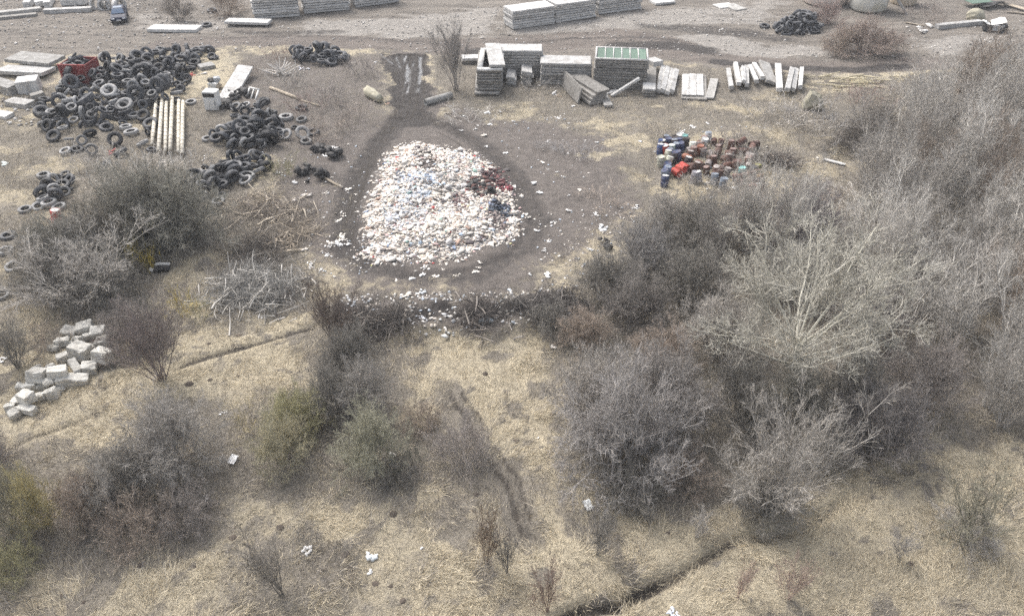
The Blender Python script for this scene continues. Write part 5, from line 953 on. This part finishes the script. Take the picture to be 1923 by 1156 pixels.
for k, (dx, dy, dz, kd) in enumerate([(-.6,-.5,1.75,'truck'),(.35,-.6,1.8,'truck'),(-.3,.5,1.8,'tractor'),(.6,.5,1.75,'car'),(.1,-.1,2.15,'truck'),(-.7,.9,2.1,'car')]):
    tyre(kd, (c.x+dx, c.y+1.3+dy, c.z+dz), .15*k, k, 'black tyre lying on top of the red steel bin', 'tyres on the red bin')
# ------------------------------------------------------------------ rubble, cabinet, slabs at the upper left
c0_, L, hd2, pit = oriented((424,190),(466,140)); o = link('concrete_slab', box_mesh('concrete_slab', (L*.95, 1.5, .25), M['pale_concrete'], .02, .01, 2), loc=(c0_.x, c0_.y, c0_.z+.5), rot=(R_(6), R_(-6), hd2)); tag(o, 'long pale slab leaning on scrap right of the white enamel cabinet', 'slab')
p = P3(398,208); t = thing('cabinet', 'dented white enamel cabinet standing among scrap tyres', 'cabinet', tuple(p), (0,0,R_(-6)))
link('case', box_mesh('case', (1.25,1.0,1.75), M['whitepaint'], .06, .015, 1), parent=t, loc=(0,.5,.88)); link('door', box_mesh('door', (1.15,.05,1.1), M['whitepaint'], .02), parent=t, loc=(0,-.03,.62)); link('handle', box_mesh('handle', (.06,.06,.4), M['steel'], .01), parent=t, loc=(.45,-.08,.75)); link('top_panel', box_mesh('top_panel', (1.1,.05,.35), M['dark'], .02), parent=t, loc=(0,-.03,1.45))
p = P3(402,165); t = thing('machine_scrap', 'white and black machine scrap piled behind the enamel cabinet', 'scrap', tuple(p))
for k, (d_, lc, mm) in enumerate([((.9,.7,.5),(0,0,.3),'whitepaint'),((.6,.5,.4),(.3,.4,.75),'steel'),((.9,.5,.35),(-.1,.3,.6),'dark'),((.4,.3,.5),(.6,-.2,.3),'wood')]): link('scrap_part', box_mesh('scrap_part', d_, M[mm], .05, .03, 1, k), parent=t, loc=lc, rot=(.2*k, .15*k, .5*k))
p = P3(477,182); t = thing('window_frame', 'white window frame leaning in dark scrap right of the pale slab', 'frame', tuple(p), (R_(50),0,R_(-30))); link('frame_bars', frame_panel('frame_bars', 1.3, 1.6, .1, 2, 'whitepaint', .14, .1), parent=t, loc=(0,0,.3))
for k, (px, py, w_) in enumerate([(452,182,'under the pale leaning slab'),(430,200,'below the pale leaning slab'),(620,290,'in the dark mound left of the wheel track'),(590,330,'above the pale branches')]):
    p = P3(px, py); rr = np.random.default_rng(70+k); V, F3 = scraps(rr, 16, rr.normal(size=16)*.7, rr.normal(size=16)*.6, rr.uniform(.1,.5,16), rr.uniform(.2,.5,16), rr.uniform(.4,.9,16)); tag(link('scrap_pile', np_mesh('scrap_pile', V, F3), M['dark'], loc=tuple(p)), 'dark rubbish dumped '+w_, 'scrap')
litter(388,138,1.3,(.75,.72,.68),'pale broken board scrap above the enamel cabinet'); litter(362,142,1.1,(.55,.10,.08),'red plastic scrap right of the big tyre heap'); litter(211,286,1.0,(.55,.08,.08),'small red scrap in weeds below the big tyre heap'); litter(332,122,1.3,(.6,.55,.48),'pale broken laths behind the big tyre heap')
for k, (A, B, w_, t_, m, z, lab) in enumerate([((30,120),(112,128),2.4,.35,'concrete',.6,'pale slab on the rubble heap at the left edge, upper one'),((5,138),(95,142),2.2,.35,'pale_concrete',.25,'pale slab on the rubble heap at the left edge, lower one'),((38,172),(78,168),1.6,1.2,'pale_concrete',.0,'pale concrete box before the rubble slabs'),((-10,165),(32,176),1.3,.9,'concrete',0,'concrete block at the left edge among rubble'),((20,196),(60,202),1.2,.5,'concrete',0,'low broken slab before the concrete box'),((60,188),(84,180),.9,.5,'grey_concrete',0,'grey rubble piece beside the big tyre heap'),((-20,215),(20,222),1.1,.35,'pale_concrete',0,'pale rubble piece at the left edge below the slabs'),((375,132),(402,126),1.0,.4,'concrete',0,'small concrete piece above the enamel cabinet')]):
    beam('rubble_piece', A, B, w_, t_, m, lab, 'rubble', z=z, roll=R_(random.uniform(-6,6)))
# ------------------------------------------------------------------ upper right corner: tank, beam, wreck, sheets
def blob(name, R, sx, sy, sz, m, seed, jit=.06, sub=4):
    import bmesh; bm = bmesh.new(); bmesh.ops.create_icosphere(bm, subdivisions=sub, radius=1); rr = np.random.default_rng(seed)
    for v in bm.verts:
        c = v.co; n_ = float(fbm(c.x*1.3+seed, c.y*1.3+c.z*2.1, 1.1, 3))-.5; c *= 1+jit*4*n_
        v.co = Vector((c.x*sx, c.y*sy, c.z*sz))*R
    me = bpy.data.meshes.new(name); bm.to_mesh(me); bm.free(); me.materials.append(m); me.polygons.foreach_set('use_smooth', [True]*len(me.polygons)); return me
def tank(px, py, R, H, m, label):
    p = P3(px, py); t = thing('tank', label, 'tank', (p.x, p.y+R, p.z)); pf = [(.05,0),(R*.9,.02),(R,.3),(R*1.02,H*.35),(R,H*.7),(R*.93,H*.9),(R*.6,H),(.05,H*1.03)]
    V, Fq = lathe(pf, 28); k = len(pf); Fq = Fq.reshape(28,k,4)[:,:-1].reshape(-1,4); link('shell', np_mesh('shell', V, Fq, smooth=True), M[m], t)
    V, Fq = lathe([(R*1.0,H*.66),(R*1.06,H*.66),(R*1.06,H*.72),(R*1.0,H*.72)], 28); link('hoop', np_mesh('hoop', V, Fq, smooth=True), M['steel'], t)
M['tankwhite'] = worn('stained_white_tank', (.66,.64,.56), (.78,.77,.72), 1.0, .7, (.50,.46,.33)); M['tanktan'] = worn('stained_tan_tank', (.42,.36,.28), (.55,.48,.38), 1.0, .8, (.3,.25,.2)); M['tankpink'] = worn('stained_pink_tank', (.50,.42,.37), (.60,.53,.48), 1.0, .8, (.36,.3,.26))
tank(1641,27,2.2,4.0,'tankwhite','large white rounded tank with yellow stains cut by the top edge'); tank(1704,14,1.6,3.5,'tanktan','tan rounded tank right of the leaning grey beam'); tank(1562,16,2.8,3.4,'tankpink','dull pinkish rounded tank left of the white one')
c, L, hd2, pit = oriented((1696,36),(1680,20)); o = link('concrete_beam', box_mesh('concrete_beam', (5.6,.85,.25), M['concrete'], .02, .008, 1), loc=(c.x-.6, c.y+1.0, c.z+2.0), rot=(0, R_(48), R_(-18))); tag(o, 'grey beam leaning steeply against the white tank', 'beam')
p = P3(1866,58); t = thing('car_wreck', 'crushed white and black car wreck at the upper right edge', 'wreck', tuple(p), (0,0,R_(-25)))
link('body', box_mesh('body', (2.6,1.4,.6), M['dark'], .12, .06, 2, 3), parent=t, loc=(0,0,.45)); link('roof', box_mesh('roof', (1.5,1.2,.08), M['whitepaint'], .02, .04, 2, 4), parent=t, loc=(.2,.1,1.05), rot=(.25,-.3,.1)); link('bonnet', box_mesh('bonnet', (1.0,1.2,.07), M['whitepaint'], .02, .05, 2, 5), parent=t, loc=(-.95,0,.82), rot=(-.15,.35,0)); link('door', box_mesh('door', (1.1,.07,.7), M['steel'], .02, .03, 2, 6), parent=t, loc=(.3,-.75,.5), rot=(.3,0,.1))
for s_ in (-.8,.8): link('wheel', TY['car'], None, t, (s_,-.72,.32), (R_(85),0,0)).scale = (.75,.75,.75)
for k, (A, B, w_, m, z, lab) in enumerate([((1812,14),(1850,10),2.2,'green',.7,'dark green sheet on the scrap at the upper right, left one'),((1840,18),(1872,8),1.8,'dark',.3,'dark metal sheet beside the green sheet'),((1868,16),(1890,6),1.0,'green',1.0,'green sheet tilted on the scrap, right one'),((1880,10),(1925,22),.7,'wood',.25,'orange brown plank at the upper right edge, upper one'),((1890,24),(1930,28),.6,'wood',.1,'orange brown plank at the upper right edge, lower one'),((1700,44),(1735,50),.6,'wood',.05,'thin broken plank beyond the roadside bush')]):
    beam('scrap_sheet' if m != 'wood' else 'plank', A, B, w_, .08, m, lab, 'plank' if m == 'wood' else 'sheet', z=z, roll=R_(random.uniform(-12,12)))
o = link('boulder', blob('boulder', 1.0, 1.1, .9, .9, M['rock'], 3, .10), loc=tuple(P3(1832,30,.4))); tag(o, 'rounded grey boulder beside the crushed wreck', 'boulder')
for k, (px, py) in enumerate([(1722,52),(1735,58),(1745,50),(1728,60)]): litter(px, py, 1.6, (.6,.58,.55), 'pale rubble scrap left of the pale beam, '+['leftmost','lower right','uppermost','lowest'][k])
# split yellow-grey rock and splintered pale wood
import bmesh
p = P3(1524,202); bm = bmesh.new(); rr = random.Random(9)
for co in [(-.9,-.5,0),(.9,-.6,0),(1.0,.6,0),(-.7,.7,0),(-.35,-.25,1.35),(.35,-.35,1.0),(.75,.2,1.15),(-.3,.4,1.5),(-.8,-.1,.7),(.1,-.7,.55)]: bm.verts.new(Vector(co)*1.05)
bmesh.ops.convex_hull(bm, input=bm.verts[:]); bmesh.ops.subdivide_edges(bm, edges=bm.edges[:], cuts=2, use_grid_fill=True)
for v in bm.verts: v.co += Vector((rr.gauss(0,1), rr.gauss(0,1), rr.gauss(0,1)))*.035
me = bpy.data.meshes.new('boulder'); bm.to_mesh(me); bm.free(); me.materials.append(M['rock']); tag(link('boulder', me, loc=tuple(p)), 'large angular yellow grey boulder in the grey brush below the white posts', 'boulder')
r = np.random.default_rng(6); p = P3(1600,156); n = 60; a = r.normal(size=n)*.25; d = np.stack([np.cos(a), np.sin(a), r.normal(size=n)*.05], 1)
Pq = curve(r, np.c_[r.normal(size=n)*2.2-.8, r.normal(size=n)*.9, np.abs(r.normal(size=n))*.12+.05], d, r.uniform(.6,2.0,n), 3, .04, 0); v = tubes(r, Pq, .06, .05, 4)
tag(link('splintered_wood', np_mesh('splintered_wood', v[0], v[1], {'tone': v[2]}), M['twig'], loc=tuple(p), color=(.50,.45,.32)), 'scatter of splintered pale wood beside the dirt road', 'wood', kind='stuff')
# scrap by the bushes: white car part, torn black bag
p = P3(302,508); t = thing('car_part', 'white and dark broken car part below the dark grey bush', 'scrap', tuple(p), (0,0,R_(8)))
link('shell', box_mesh('shell', (1.0,.55,.28), M['dark'], .1, .04, 2, 8), parent=t, loc=(.1,0,.18)); link('cover', box_mesh('cover', (.95,.2,.12), M['whitepaint'], .05, .02, 2, 9), parent=t, loc=(.15,.2,.36), rot=(.3,0,0)); link('lamp_cover', box_mesh('lamp_cover', (.32,.3,.2), M['whitepaint'], .07, .02, 2, 10), parent=t, loc=(-.5,-.1,.2))
rr = np.random.default_rng(75); V, F3 = scraps(rr, 8, rr.normal(size=8)*.3, rr.normal(size=8)*.3, rr.uniform(.1,.3,8), rr.uniform(.15,.35,8), rr.uniform(.3,.7,8)); tag(link('torn_bag', np_mesh('torn_bag', V, F3), M['dark'], loc=tuple(P3(1137,462))), 'torn black bag in pale weeds right of the bare soil', 'bag')
# timber spacers in the slab stacks
sme = {}
for loc, dims, hd3 in spacers:
    key = tuple(round(v, 2) for v in dims)
    if key not in sme: sme[key] = box_mesh('timber_spacer', dims, M['wood'], 0)
    o = link('timber_spacer', sme[key], loc=tuple(loc), rot=(0,0,hd3)); tag(o, 'short timber spacer between two stacked concrete slabs', 'spacer', 'timber spacers in the slab stacks')
print('TYRES', tyre_n, 'FILL', len(tyre_fill), 'SPACERS', len(spacers))
